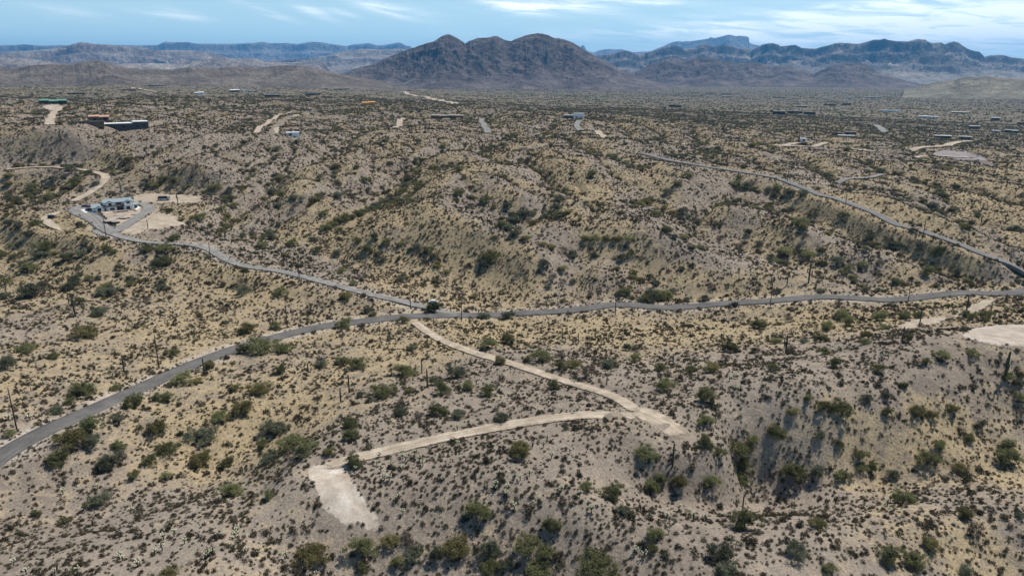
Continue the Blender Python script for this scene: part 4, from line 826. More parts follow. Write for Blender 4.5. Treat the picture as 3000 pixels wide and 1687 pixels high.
for i in n300:
    v = int(bv[i]); o = obj(NMS[v], shr[v], None, (bx[i], by[i], bz_[i]), (0, 0, rz[i]), (bs[i], bs[i], bs[i]*hs[i])); items2.append(dict(px=float(project(bx[i], by[i], bz_[i])[0]), py=float(project(bx[i], by[i], bz_[i])[1]), desc=LBL[NMS[v]], obj=o)); tag(o, None, 'shrub', {'bursage_shrub': 'low shrubs on the near slope', 'creosote_bush': 'olive bushes on the near slope', 'dry_shrub': 'dry brown bushes on the near slope'}[NMS[v]]); sprot.setdefault(v, o)
name_all(items2, 'shrub', None)
for v in range(7): sprot.setdefault(v, sprot[min(sprot)])
scatter('low_shrubs', np.c_[bx, by, bz_][other], rz[other], np.c_[bs, bs, bs*hs][other], bv[other], [sprot[v] for v in range(7)], 'low bursage shrubs dotting the desert ground')
# straw coloured grass tufts on the grassy slopes
gx_, gy_, gr_, ga_ = polar(120000, 118, 800, -.6, rg_)
pr = np.clip(bil(STRAW, ga_, gr_)-.25, 0, .9)*1.1; kp = rg_.random(len(gx_)) < pr; gx_, gy_ = gx_[kp], gy_[kp]
ok = clear_of_roads(gx_, gy_, .3); gx_, gy_ = gx_[ok], gy_[ok]; gs = rg_.uniform(.35, .95, len(gx_))
tf = [obj('grass_tuft', tuft_mesh('grass_tuft', M['straw'], 340+i), None, (gx_[i], gy_[i], float(ground(gx_[i], gy_[i]))-.02), None, (gs[i],)*3) for i in range(2)]
for o in tf: tag(o, f"{'taller' if gs[tf.index(o)] == max(gs[:2]) else 'shorter'} of two straw coloured grass tufts standing apart", 'grass', 'straw grass tufts')
scatter('dry_grass', np.c_[gx_, gy_, ground(gx_, gy_)-.02][2:], rg_.uniform(0, 6.28, len(gx_)-2), np.repeat(gs[2:, None], 3, 1), rg_.integers(0, 2, len(gx_)-2), tf, 'straw coloured dry grass between the shrubs')

#@@PART3
# ------------------------------------------------------------------ saguaros, chollas, ocotillos
def saguaro_parts(arms, seed):
    rng = random.Random(seed); m = MB(); top = 1.0
    m.tube([(0, 0, -.05), (0, 0, .3), (.002, 0, .7), (.004, 0, .93), (.004, 0, .985), (.004, 0, 1.0)], [.026, .031, .03, .025, .014, .003], 16, .82)
    out = [('stem', m.mesh('stem', M['saguaro'], True))]
    for k in range(arms):
        a = rng.uniform(0, 6.28) if arms > 2 else (k*math.pi+rng.uniform(-.5, .5)); z0 = rng.uniform(.32, .52); L = rng.uniform(.16, .36); o = rng.uniform(.075, .10); c, s = math.cos(a), math.sin(a)
        q = MB().tube([(c*.02, s*.02, z0), (c*o*.6, s*o*.6, z0-.005), (c*o, s*o, z0+.035), (c*o*1.05, s*o*1.05, z0+L*.6), (c*o, s*o, z0+L), (c*o, s*o, z0+L+.012)], [.016, .018, .02, .021, .015, .003], 12, .82)
        out.append(('arm', q.mesh('arm', M['saguaro'], True)))
    return out
SAG = {n: saguaro_parts(n, 40+n) for n in (0, 1, 2, 3, 5)}
SG = [(P8, '533,355,225,1;488,270,200,0;45,190,115,2;880,752,640,1;1447,765,655,0;220,885,855,0;2180,750,695,0;2088,965,935,0;2410,960,865,0'),
      (N1, '1440,315,235,0;1750,270,195,0;1860,288,220,0;1994,303,240,0;2508,455,370,0;2055,580,517,0;787,500,395,2;825,600,470,0;289,633,510,0;232,695,600,0;7,497,435,0;745,487,435,0;577,510,465,0;2507,1138,985,1;2418,580,548,0;55,570,540,0;1168,372,350,0'),
      (N2, '940,435,312,5;1740,355,260,2;1860,235,145,3;2175,172,60,5;2345,165,95,3;168,520,445,0;735,500,448,0;240,498,480,0;2440,620,450,2;1725,530,510,0;1830,605,580,0;2255,630,600,0;262,600,575,0;76,650,620,0'),
      (S1, '1185,325,290,0;588,235,210,0;1395,555,533,0'), (S3, '450,640,525,0;1770,550,515,0;2530,390,368,0'), (S2, '2160,1100,1060,0;1035,322,290,0'),
      (M2, '322,915,830,0;213,500,455,0;45,490,440,1;567,290,240,0;585,290,252,0;480,310,262,1;1875,465,395,2;1652,505,460,0;1875,670,610,0;1933,690,620,1;1005,605,583,0;2537,505,435,2;2115,130,90,1;55,795,745,2;182,912,840,1;470,505,480,0;1890,735,705,0;375,690,650,0'),
      (M3, '1325,850,742,3;1200,865,790,0;857,460,403,2;842,390,342,0;930,390,350,0;950,490,452,0;1043,505,463,0;2325,515,470,2;1265,130,92,1;1635,105,68,2;1585,530,495,0;1178,450,425,0;1560,145,105,0'),
      (L4, '1290,460,345,3;1886,560,462,2;1572,840,745,0;377,560,510,1;550,440,395,0;470,655,632,0;2052,580,560,0;2442,1165,1120,1'),
      (R1, '460,905,835,0;605,920,880,0;1265,830,780,0;1440,825,770,2;1535,925,870,0;1360,575,535,0;1550,670,640,0'), (Q2, '805,915,885,0;1740,960,925,0;1975,720,690,0;2015,695,670,0;1390,700,670,0'), (Q3, '630,890,850,0;900,780,745,0;880,905,860,2')]
its = []
for cr, txt in SG:
    for p in [t_.split(',') for t_ in txt.split(';')]:
        x, yb, yt, n = float(p[0]), float(p[1]), float(p[2]), int(p[3]); px, pb, pt = cr[0]+x/cr[2], cr[1]+yb/cr[2], cr[1]+yt/cr[2]
        wx1, wy1 = hit(px, pb); wx1, wy1 = float(wx1[0]), float(wy1[0]); z = float(ground(wx1, wy1)); sl = math.sqrt(wx1**2+wy1**2+(CAMZ-z)**2)
        dep = math.asin((CAMZ-z)/sl); h = min(max((pb-pt)/F*sl*math.cos(math.atan((pb-843.5)/F))/math.cos(dep)**1.0, 1.0), 11)
        thick = 1.25 if h > 4 else 1.9
        e = thing('saguaro_cactus', '', 'cactus', (wx1, wy1, z-.05), random.uniform(0, 6.28), 'saguaro cacti standing over the scrub', (h*thick, h*thick, h))
        for nm, me in SAG[n]: obj(nm, me, e)
        its.append(dict(px=px, py=pb, desc=('short ' if h < 3 else ('tall ' if h > 6.5 else ''))+{0: 'armless', 1: 'one armed', 2: 'two armed', 3: 'three armed', 5: 'many armed'}[n], obj=e))
name_all(its, 'saguaro', None)

def cholla_parts(seed):
    rng = random.Random(seed); out = []; m = MB().tube([(0, 0, -.04), (.02, 0, .3), (.0, .02, .62)], [.06, .055, .05], 7); out.append(('trunk', m.mesh('trunk', M['cholla_stem'], True)))
    for k in range(rng.randint(5, 7)):
        a = k*1.1+rng.uniform(-.3, .3); l = rng.uniform(.16, .30); c, s = math.cos(a), math.sin(a); z = rng.uniform(.45, .66)
        dk = MB().tube([(0, 0, z-.08), (c*l*.6, s*l*.6, z), (c*l, s*l, z+.09)], [.05, .055, .05], 7)
        out.append(('branch', dk.mesh('branch', M['cholla_stem'], True)))
        tp = MB().tube([(c*l, s*l, z+.07), (c*l*1.08, s*l*1.08, z+.17), (c*l*1.12, s*l*1.12, z+.27), (c*l*1.12, s*l*1.12, z+.30)], [.06, .078, .06, .02], 8)
        out.append(('spiny_tip', tp.mesh('spiny_tip', M['cholla'], True)))
    return out
CHO = [cholla_parts(70+i) for i in range(4)]
CH = T3(*S2, '270,290,1;375,240;285,232;300,340;375,300;460,330;465,240;485,255;550,210;590,255;615,297;325,400;362,407;110,330;437,545;765,410;853,400;1190,370;1310,390;1350,405;1420,370;1165,455;1160,480;1250,475;1250,530;1280,600;1305,620;1455,600;1800,525;1890,640;1080,465;1725,200;1525,155;2455,700;2225,955;2285,985;2470,805;880,145;1550,110;1240,510;2545,630;1660,490;600,580;465,660;1585,240') \
  +T3(*S1, '925,1010;905,1000;990,655;1790,800;1775,835;1395,880;1315,825;1225,935;1170,965;1555,990;1600,970;415,1110;585,1100;200,1110;2150,995;1860,955;1040,1055;1235,850;105,1040;735,465;475,505') \
  +T3(*N2, '555,620;585,605;610,605;590,692;615,690;632,678;895,712;960,722;1595,470;1620,465;1645,470') \
  +T3(*N1, '1610,695;1655,712;1745,685;1425,680;1330,682;1740,770;1830,775;1380,670;1865,740;1010,895;1030,890') \
  +T3(*S3, '50,660;80,700;400,915;555,490;1545,590') +T3(*P8, '710,790;750,765;800,780;820,830;45,1085;62,1088;215,1090;235,318;205,1085')
its = []
for p in CH:
    x, y = hit(p[0], p[1]); x, y = float(x[0]), float(y[0]); z = float(ground(x, y)); h = random.uniform(1.5, 2.2)
    e = thing('cholla_cactus', '', 'cactus', (x, y, z), random.uniform(0, 6.28), 'pale tipped cholla cacti on the near ground', (h, h, h))
    for nm, me in random.choice(CHO): obj(nm, me, e)
    its.append(dict(px=p[0], py=p[1], desc='pale tipped', obj=e))
name_all(its, 'cholla', None)
def ocotillo(px, py, h, label):
    x, y = hit(px, py); x, y = float(x[0]), float(y[0]); e = thing('ocotillo', label, 'plant', (x, y, float(ground(x, y))), 0, 'ocotillos')
    for k in range(9):
        a = k*2.4; s = random.uniform(.25, .6)*h*.6
        MB().tube([(0, 0, 0), (math.cos(a)*s*.4, math.sin(a)*s*.4, h*.5), (math.cos(a)*s, math.sin(a)*s, h*random.uniform(.85, 1))], [.05, .045, .03], 5).obj('stem', M['cholla_stem'], e)
for p, h, l in zip(T3(*S3, '720,575;1150,582;765,490')+T3(*S1, '700,745;430,1090')+T3(*N1, '1545,1010;1160,580'), (3.2, 2.6, 2.2, 3, 2.5, 2, 2.4),
                   ('dark thin stemmed ocotillo left of the bottom right shrubs', 'small ocotillo in the open gravel of the right foreground', 'short ocotillo just below the gully at right', 'spindly ocotillo on the dark lower left hill',
                    'ocotillo near the bottom edge at far left', 'little ocotillo below the lower dirt track', 'thin ocotillo beside the hollow above the tracks')):
    ocotillo(p[0], p[1], h, l)

# ------------------------------------------------------------------ utility poles
POL = [((0, 0, 1), 49, 1256, 29, 1141, 0, 'lowest at the left edge beside the road'), (P8, 1126, 716, 1102, 510, 0, 'between the middle road bend and the brushy flat'), (P8, 2033, 436, 2026, 262, 0, 'above the paved road curve'),
       (M2, 1295, 1290, 1290, 1128, 0, 'beside the driveway just before the junction'), (M2, 1681, 1395, 1681, 1216, 0, 'just right of the road junction'), (M2, 455, 1066, 445, 900, 0, 'beside the middle of the driveway'),
       (L4, 2241, 1207, 2221, 1000, 0, 'at the driveway curve below the farmhouse'), (L4, 1126, 920, 1096, 726, 0, 'in front of the white farmhouse'), (M3, 203, 1037, 207, 905, 0, 'near the middle of the straight paved road'),
       (M3, 1101, 1001, 1110, 868, 0, 'right of centre along the straight paved road'), (M3, 1902, 967, 1922, 850, 1, 'at the right end of the straight paved road'), (M3, 1539, 408, 1547, 322, 0, 'beside the diagonal road halfway down'),
       (M3, 1989, 590, 2003, 488, 0, 'beside the lower part of the diagonal road'), (M3, 850, 187, 855, 108, 1, 'on the upper part of the diagonal road'), (M3, 1203, 262, 1210, 178, 1, 'where the diagonal road bends down'),
       (Q3, 1080, 915, 1086, 805, 1, 'beside the dark truck on the pink track'), (Q3, 390, 950, 393, 870, 0, 'left of the far pink track'), (M3, 315, 75, 317, 5, 0, 'near the top end of the diagonal road'), (M3, 470, 115, 473, 40, 0, 'behind the top of the diagonal road')]
for cr, xb, yb, xt, yt, arm, lab in POL:
    px, pb, pt = cr[0]+xb/cr[2], cr[1]+yb/cr[2], cr[1]+yt/cr[2]; x, y = hit(px, pb); x, y = float(x[0]), float(y[0]); z = float(ground(x, y)); dep = math.atan2(CAMZ-z, math.hypot(x, y)); sl = math.hypot(math.hypot(x, y), CAMZ-z)
    h = min(max((pb-pt)/F*sl/math.cos(dep), 7), 13.5)
    e = thing('utility_pole', 'bare wooden utility pole '+lab, 'utility pole', (x, y, z), 0, 'wooden utility poles along the roads')
    MB().tube([(0, 0, -.5), (0, 0, h*.6), (0, 0, h)], [.22, .19, .15], 8).obj('shaft', M['pole'], e, True)
    MB().tube([(0, 0, h), (0, 0, h+.25)], [.05, .04], 6).obj('insulator', M['stone'], e)
    if arm:
        MB().box(-1.2, 1.2, -.1, .1, h-.8, h-.6).obj('crossarm', M['pole'], e); MB().tube([(.35, -.25, h-2.4), (.35, -.25, h-1.3)], [.28, .28], 8).obj('transformer', M['stone'], e)

# ------------------------------------------------------------------ the white farmhouse
def lot(px, py):
    dx_, dy_, dz_ = ray(px, py); t_ = (hz0-CAMZ)/dz_; return float(dx_*t_), float(dy_*t_)
c0 = lot(230+500/12.88, 555+868/12.88); c1 = lot(230+2110/12.88, 555+735/12.88)
LX = math.hypot(c1[0]-c0[0], c1[1]-c0[1]); ang = math.atan2(c1[1]-c0[1], c1[0]-c0[0]); HS = LX/31.0
house = thing('farmhouse', 'large white two storey farmhouse with grey gabled roofs on a graded lot', 'house', (c0[0], c0[1], hz0), ang, None, (HS,)*3)
def gable(x0, x1, y0, y1, z, rise, ax, mat, nm='roof', over=.4, th=.18):
    """a pitched roof of two slabs; ax = direction of the ridge"""
    m = MB()
    if ax == 'x':
        mid = (y0+y1)/2; o = over; m.prism([(y0-o, z-o*rise/(mid-y0)), (mid, z+rise), (y1+o, z-o*rise/(mid-y0)), (y1+o, z-o*rise/(mid-y0)+th), (mid, z+rise+th), (y0-o, z-o*rise/(mid-y0)+th)], 'x', x0-o, x1+o)
    else:
        mid = (x0+x1)/2; o = over; m.prism([(x0-o, z-o*rise/(mid-x0)), (mid, z+rise), (x1+o, z-o*rise/(mid-x0)), (x1+o, z-o*rise/(mid-x0)+th), (mid, z+rise+th), (x0-o, z-o*rise/(mid-x0)+th)], 'y', y0-o, y1)
    r = m.obj(nm, mat, house)
    if ax == 'y':      # black barge boards
        t_ = MB(); sl = rise/(mid-x0)
        for sgn in (-1, 1):
            xe = mid+sgn*(mid-x0+over)
            t_.add([(mid, y0-over-.06, z+rise+.02), (xe, y0-over-.06, z-over*sl+.02), (xe, y0-over-.06, z-over*sl-.28), (mid, y0-over-.06, z+rise-.28), (mid, y0-over+.08, z+rise+.02), (xe, y0-over+.08, z-over*sl+.02), (xe, y0-over+.08, z-over*sl-.28), (mid, y0-over+.08, z+rise-.28)],
                   [(0, 1, 2, 3), (4, 7, 6, 5), (0, 4, 5, 1), (1, 5, 6, 2), (2, 6, 7, 3), (3, 7, 4, 0)])
        t_.obj('bargeboard', M['trim'], r)
    else:
        f = MB(); sl = rise/(mid-y0); f.box(x0-over, x1+over, y0-over-.08, y0-over-.01, z-over*sl-.12, z-over*sl+.16); f.obj('fascia', M['trim'], r)
    return r
def wall(x0, x1, y0, y1, z0, z1, gab=None, mat='white', label=None):
    m = MB()
    if gab: mid = (x0+x1)/2; m.prism([(x0, z0), (x1, z0), (x1, z1), (mid, z1+gab-.03), (x0, z1)], 'y', y0, y1)
    else: m.box(x0, x1, y0, y1, z0, z1)
    w = m.obj('wall', M[mat], house)
    if label: w['label'] = label
    return w
def window(x0, x1, z0, z1, y, n=2, nz=1, face='front'):
    fr = MB(); b_ = .12; pn = MB()
    def bx(a0, a1, b0, b1, c0_, c1_):
        if face == 'front': return (a0, a1, y-b1, y-b0, c0_, c1_)
        return (y+b0 if face == 'right' else y-b1, y+b1 if face == 'right' else y-b0, a0, a1, c0_, c1_)
    for a0, a1, c_0, c_1 in ((x0, x1, z0, z0+b_), (x0, x1, z1-b_, z1), (x0, x0+b_, z0+b_, z1-b_), (x1-b_, x1, z0+b_, z1-b_)): fr.box(*bx(a0, a1, -.05, .08, c_0, c_1))
    for k in range(1, n): xm = x0+(x1-x0)*k/n; fr.box(*bx(xm-.04, xm+.04, -.05, .06, z0+b_, z1-b_))
    for k in range(1, nz): zm = z0+(z1-z0)*k/nz; fr.box(*bx(x0+b_, x1-b_, -.05, .05, zm-.03, zm+.03))
    f = fr.obj('window', M['trim'], house); pn.box(*bx(x0+b_, x1-b_, .005, .03, z0+b_, z1-b_)); pn.obj('pane', M['glass'], f)
wall(.4, 12, 1, 10, -1, 3.2); gable(.4, 12.4, 1, 10, 3.2, 2.4, 'x', M['roofmetal'])
MB().add([(9.6, .85, 3.55), (13.0, .85, 3.55), (13.0, 5.4, 5.95), (8.2, 5.4, 5.95), (9.6, .85, 3.68), (13.0, .85, 3.68), (13.0, 5.4, 6.08), (8.2, 5.4, 6.08)], [(0, 3, 2, 1), (4, 5, 6, 7), (0, 1, 5, 4), (1, 2, 6, 5), (2, 3, 7, 6), (3, 0, 4, 7)]).obj('dark_roof_panel', M['roofdark'], house)
for yy in (1.0,):
    MB().prism([(1.0, 3.2), (10.0, 3.2), (5.5, 5.6)], 'x', .36, .56).obj('gable_wall', M['white'], house)
wall(2.8, 8.4, -.8, 4, -1, 3.1, 1.5); gable(2.8, 8.4, -.8, 5, 3.1, 1.5, 'y', M['roofmetal'])
window(4.3, 7.0, .5, 2.9, -.8, 2, 2); window(9.3, 10.6, .1, 2.5, 1.0, 1, 1); window(2.5, 4.8, .3, 2.4, .4, 2, 2, 'left'); window(6.0, 8.6, .1, 2.4, .4, 3, 2, 'left')
wall(9, 30, 2.6, 11.4, -1, 6.4); gable(9, 30, 2.6, 11.4, 6.4, 2.3, 'x', M['roofmetal'])
MB().prism([(2.6, 6.4), (11.4, 6.4), (7.0, 8.6)], 'x', 8.96, 9.16).obj('gable_wall', M['white'], house)
MB().prism([(2.6, 6.4), (11.4, 6.4), (7.0, 8.6)], 'x', 29.84, 30.04).obj('gable_wall', M['white'], house)
wall(10.6, 16.8, 1.4, 5, 3.3, 6.3, 1.45); gable(10.6, 16.8, 1.4, 6.6, 6.3, 1.45, 'y', M['roofmetal']); window(12.7, 15.0, 4.1, 6.1, 1.4, 2, 2)
window(18.0, 22.4, 4.5, 6.1, 2.6, 4, 1)
wall(24.3, 30.4, .2, 5, -1, 6.4, 1.55); gable(24.3, 30.4, .2, 7, 6.4, 1.55, 'y', M['roofmetal']); window(25.8, 28.3, 4.8, 6.5, .2, 2, 2)
MB().box(24.0, 31.0, -1.3, -1.1, 3.2, 4.5).box(30.8, 31.0, -1.1, .2, 3.2, 4.5).box(24.0, 24.2, -1.1, .2, 3.2, 4.5).box(24.0, 31.0, -1.1, .19, 3.0, 3.2).obj('balcony', M['white'], house)
for xx in (24.15, 28.8, 30.85): MB().box(xx-.2, xx+.2, -1.25, -.85, -1, 3.0).obj('post', M['white'], house)
window(25.4, 28.0, .05, 2.7, .2, 2, 1)
MB().add([(8.4, -.9, 3.15), (24.0, -.9, 3.15), (24.0, 2.58, 4.25), (8.4, 2.58, 4.25), (8.4, -.9, 3.3), (24.0, -.9, 3.3), (24.0, 2.58, 4.4), (8.4, 2.58, 4.4)], [(0, 3, 2, 1), (4, 5, 6, 7), (0, 1, 5, 4), (1, 2, 6, 5), (2, 3, 7, 6), (3, 0, 4, 7)]).obj('porch_roof', M['roofdark'], house)
wall(12.1, 17.6, -.7, 2, -1, 3.05); window(13.2, 16.7, .6, 2.5, -.7, 4, 2)
window(18.5, 23.0, .05, 2.7, 2.6, 5, 1); wall(22.9, 24.2, 1.2, 2.59, -1, 3.0, None, 'stone', 'grey stone clad pier')
for xx in (18.0, 23.6): MB().box(xx-.16, xx+.16, -.7, -.4, -1, 3.15).obj('post', M['white'], house)
wall(30.4, 34, 3.2, 9.5, -1, 3.2); gable(30.4, 34.2, 3.2, 9.5, 3.2, 1.3, 'x', M['roofmetal']); window(31.0, 33.4, .1, 2.6, 3.2, 3, 1); window(4.4, 8.2, .1, 2.5, 34.0, 3, 1, 'right')
MB().tube([(12.5, 8.5, 7.5), (12.5, 8.5, 9.2)], [.15, .15], 8).obj('vent_pipe', M['roofdark'], house); MB().tube([(20, 8, 7.5), (20, 8, 8.9)], [.12, .12], 8).obj('vent_pipe', M['roofdark'], house)

def slab(name, poly, mat, th, label, cat, z=None):
    P = [lot(*p[:2]) for p in poly]; cxm = sum(p[0] for p in P)/len(P); cym = sum(p[1] for p in P)/len(P)
    m = MB().prism([(p[0]-cxm, p[1]-cym) for p in P], 'z', -.3, th); o = m.obj(name, mat); o.location = (cxm, cym, hz0); return tag(o, label, cat)
HC = (230, 555, 12.88)
slab('concrete_slab', T3(*HC, '80,762;330,745;520,860;250,885'), M['concrete'], .12, 'white concrete parking slab at the left end of the farmhouse', 'slab')
slab('concrete_walkway', T3(*HC, '2110,760;2150,790;2240,740;2320,665;2270,640;2200,700'), M['concrete'], .14, 'curved white concrete walkway at the right end of the farmhouse', 'walkway')
slab('patio', T3(*HC, '1440,850;2150,770;2120,690;1430,740'), M['stone'], .10, 'grey unfinished patio along the front of the farmhouse', 'patio')
def mound(name, px, py, w, d, h, label, seed):
    x, y = lot(px, py); n = 18; rr_ = 7; V = []; Fc = []
    for i in range(rr_+1):
        for j in range(n):
            a = 2*math.pi*j/n; q_ = i/rr_; rad = q_*(1+.22*float(pnoise(math.cos(a)*1.5+seed, math.sin(a)*1.5, 7))); zz = h*(1-q_)**1.1*(1+.35*float(pnoise(3*q_*math.cos(a)+seed, 3*q_*math.sin(a), 8)))-.1*(i == rr_)
            V.append((math.cos(a)*rad*w, math.sin(a)*rad*d, zz))
    for i in range(rr_):
        for j in range(n): a = i*n+j; b_ = i*n+(j+1) % n; Fc.append((a, a+n, b_+n, b_))
    o = obj(name, mesh(name, V, Fc, M['soilpile'], True), None, (x, y, hz0)); return tag(o, label, 'soil pile', 'soil piles in front of the farmhouse')
for k, (p, w, d, h, l) in enumerate(zip(T3(*HC, '1180,1150;1330,1080;1420,1180;1740,1040;1480,960;2140,920'), (3.2, 2.6, 2.6, 3.2, 2.6, 2.2), (4.5, 3.5, 3.5, 4, 3.2, 2.5), (1.3, .9, 1.0, 1.0, .7, .4),
        ('largest grey soil pile, nearest the utility pole', 'soil pile just behind the largest one', 'soil pile nearest the driveway fork', 'wide soil pile at the right of the group', 'flat soil pile closest to the farmhouse porch', 'small streak of soil near the right branch of the drive'))): mound('soil_pile', p[0], p[1], w, d, h, l, k*3.3)
# low raw block wall and rubble before the porch
bw = thing('block_wall', 'low brown unfinished block wall in front of the farmhouse porch', 'wall', (0, 0, 0))
q0, q1 = lot(*T3(*HC, '1440,880')[0]), lot(*T3(*HC, '1890,835')[0]); ln = math.hypot(q1[0]-q0[0], q1[1]-q0[1]); bw.location = (q0[0], q0[1], hz0); bw.rotation_euler = (0, 0, math.atan2(q1[1]-q0[1], q1[0]-q0[0]))
bme = MB().box(0, ln/8-.05, 0, .5, 0, .38).mesh('block', M['brick'])
for j in range(2):
    for i in range(8): obj('block', bme, bw, (i*ln/8, random.uniform(-.04, .04), j*.40))
for k, p in enumerate(T3(*HC, '1330,850;1380,880;1960,790;2020,800;2080,780;2130,810;1990,760')):
    x, y = lot(*p[:2]); m = MB(); rr_ = random.Random(k)
    for j in range(9): c_ = (rr_.uniform(-1.1, 1.1), rr_.uniform(-1, 1)); s__ = rr_.uniform(.15, .45); m.tube([(c_[0], c_[1], 0), (c_[0]+.1, c_[1], s__)], [s__, s__*.6], 5)
    o = m.obj('rubble_pile', M['brick']); o.location = (x, y, hz0); tag(o, ['brown rubble heap at the left end of the block wall', 'second brown rubble heap left of the block wall', 'brown rubble heap right of the block wall', 'rubble heap in the middle of the right group', 'rubble heap beside the white walkway', 'rubble heap at the far right of the yard', 'rubble heap against the patio edge'][k], 'rubble', 'rubble heaps before the porch')

# ------------------------------------------------------------------ vehicles
def paint(name, col, r=.35): return pbr(name, col, r, spec=.5, vary=.03)
def car(px, py, rz, L, col, label, kind='car', z=None, ground_z=None):
    if ground_z is None: x, y = hit(px, py); x, y = float(x[0]), float(y[0]); gz = float(ground(x, y))
    else: x, y = lot(px, py); gz = ground_z
    e = thing('parked_'+kind, label, kind, (x, y, gz), rz); Wd = .42*L if L < 5 else 1.95; w = Wd/2; h = 1.55 if kind != 'truck' else 1.9
    m = paint('car_paint', col)
    if kind == 'truck': prof = [(-.5*L, .35), (.5*L, .35), (.5*L, .95), (.3*L, 1.1), (.18*L, h), (-.08*L, h), (-.10*L, 1.0), (-.5*L, 1.0)]
    else: prof = [(-.5*L, .35), (.5*L, .35), (.5*L, .75), (.33*L, .95), (.14*L, h), (-.22*L, h), (-.42*L, 1.05), (-.5*L, .95)]
    b_ = MB().prism(prof, 'y', -w, w); bo = b_.obj('body', m, e)
    bv_ = bo.modifiers.new('bevel', 'BEVEL'); bv_.width = .07; bv_.segments = 2
    g = MB()
    for sd_ in (-1, 1): g.add([(.29*L, sd_*(w+.01), 1.0), (.13*L, sd_*(w+.01), h-.1), (-.2*L if kind != 'truck' else -.07*L, sd_*(w+.01), h-.1), (-.36*L if kind != 'truck' else -.08*L, sd_*(w+.01), 1.05)], [(0, 1, 2, 3)])
    g.add([(.335*L, -w*.85, 1.0), (.335*L, w*.85, 1.0), (.155*L, w*.8, h-.08), (.155*L, -w*.8, h-.08)], [(0, 1, 2, 3)]); g.obj('window', M['glass'], e)
    for sx in (-.31, .32):
        for sy in (-1, 1):
            wh = MB().tube([(sx*L, sy*(w-.12), .36), (sx*L, sy*(w+.04), .36)], [.36, .36], 14).obj('wheel', M['rubber'], e); MB().tube([(sx*L, sy*(w+.03), .36), (sx*L, sy*(w+.06), .36)], [.2, .2], 10).obj('rim', M['stone'], wh)
    for sy in (-1, 1): MB().box(.5*L-.05, .5*L+.02, sy*w*.75-.15, sy*w*.75+.15, .62, .8).obj('headlight', M['concrete'], e)
    return e
p = T3(*HC, '290,665;410,800'); car(p[0][0], p[0][1], 0.1, 5.2, (.04, .06, .12), 'dark blue car parked on the gravel left of the farmhouse', 'car', ground_z=hz0); car(p[1][0], p[1][1], 1.2, 4.8, (.015, .015, .017), 'black car in the shade on the white concrete slab', 'car', ground_z=hz0)
p = T3(*L4, '545,728')[0]; x_, y_ = hit(p[0], p[1]); e = thing('utility_trailer', 'black enclosed trailer on bare dirt at far left of the farmhouse lot', 'trailer', (float(x_[0]), float(y_[0]), float(ground(x_, y_)[0])), .1)
MB().prism([(-1.6, .5), (1.5, .5), (1.75, 1.0), (1.6, 2.3), (-1.6, 2.3)], 'y', -1.0, 1.0).obj('body', M['trim'], e); MB().box(1.6, 2.9, -.05, .05, .5, .62).obj('hitch', M['trim'], e)
for sy in (-1, 1): MB().tube([(-.3, sy*1.0, .36), (-.3, sy*1.2, .36)], [.36, .36], 12).obj('wheel', M['rubber'], e)
# motorhome beside the saguaro
p = T3(440, 550, 20.7, '500,800;1210,800'); a_ = lot(p[0][0], p[0][1]); x_, y_ = hit(p[0][0], p[0][1]-1); x1_, y1_ = hit(p[1][0], p[1][1]-1); mx_, my_ = float(x_[0]+x1_[0])/2, float(y_[0]+y1_[0])/2; L_ = max(7.5, min(10, math.hypot(float(x1_[0]-x_[0]), float(y1_[0]-y_[0]))))
e = thing('parked_motorhome', 'silver motorhome with black roof and windows on bare dirt beside a saguaro', 'motorhome', (mx_, my_, float(ground(mx_, my_))), .12); h_ = L_/2
o_ = MB().prism([(-h_, .5), (h_-.3, .5), (h_, .9), (h_-.1, 1.7), (-h_, 1.7)], 'y', -1.2, 1.2).obj('body', paint('silver_paint', (.38, .40, .42)), e)
MB().prism([(-h_+.1, 1.7), (h_-1.2, 1.7), (h_-1.7, 3.1), (-h_+.6, 3.0)], 'y', -1.22, 1.22).obj('roof', paint('black_shell', (.012, .012, .014), .6), e)
MB().prism([(h_-1.1, 1.7), (h_-.15, 1.7), (h_-.9, 3.0), (h_-1.6, 3.1)], 'y', -1.1, 1.1).obj('cab', paint('white_paint', (.55, .56, .57)), e); MB().add([(h_-.1, -1.0, 1.75), (h_-.1, 1.0, 1.75), (h_-.82, .95, 2.95), (h_-.82, -.95, 2.95)], [(0, 1, 2, 3)]).obj('windscreen', M['glass'], e)
for sx in (-h_*.55, h_*.6):
    for sy in (-1, 1): wh = MB().tube([(sx, sy*1.0, .48), (sx, sy*1.25, .48)], [.48, .48], 14).obj('wheel', M['rubber'], e); MB().tube([(sx, sy*1.24, .48), (sx, sy*1.28, .48)], [.25, .25], 10).obj('rim', M['stone'], wh)
car(*T3(1200, 860, 12.88, '900,355')[0][:2], 0.0, 4.8, (.60, .62, .63), 'pale car behind the dark juniper at the road junction')
car(*T3(*Q4, '388,660')[0][:2], 0.1, 5.0, (.42, .43, .44), 'silver car on the far pink dirt track')
car(*T3(*Q4, '395,612')[0][:2], 0.0, 6.2, (.02, .022, .025), 'dark truck below a utility pole by the far pink track', 'truck')
car(*T3(*R1, '940,592')[0][:2], 0.2, 7, (.8, .8, .8), 'white van on the bright gravel spot beyond the dark long house', 'van')
car(*T3(*R1, '2345,692')[0][:2], 0.0, 6, (.7, .7, .68), 'white pickup parked on the far hilltop clearing', 'truck'); car(*T3(*R1, '2270,700')[0][:2], 0.4, 5, (.2, .15, .12), 'brown car at the left end of the far hilltop clearing')
for k, (px_, lb) in enumerate(((862, 'leftmost of the white vehicles at the end of the far curved track'), (880, 'middle white vehicle at the end of the far curved track'), (903, 'rightmost of the vehicles at the end of the far curved track'))):
    car(1000+px_/2.576, 60+630/2.576, .2*k, 7, (.75, .75, .75), lb, 'van')
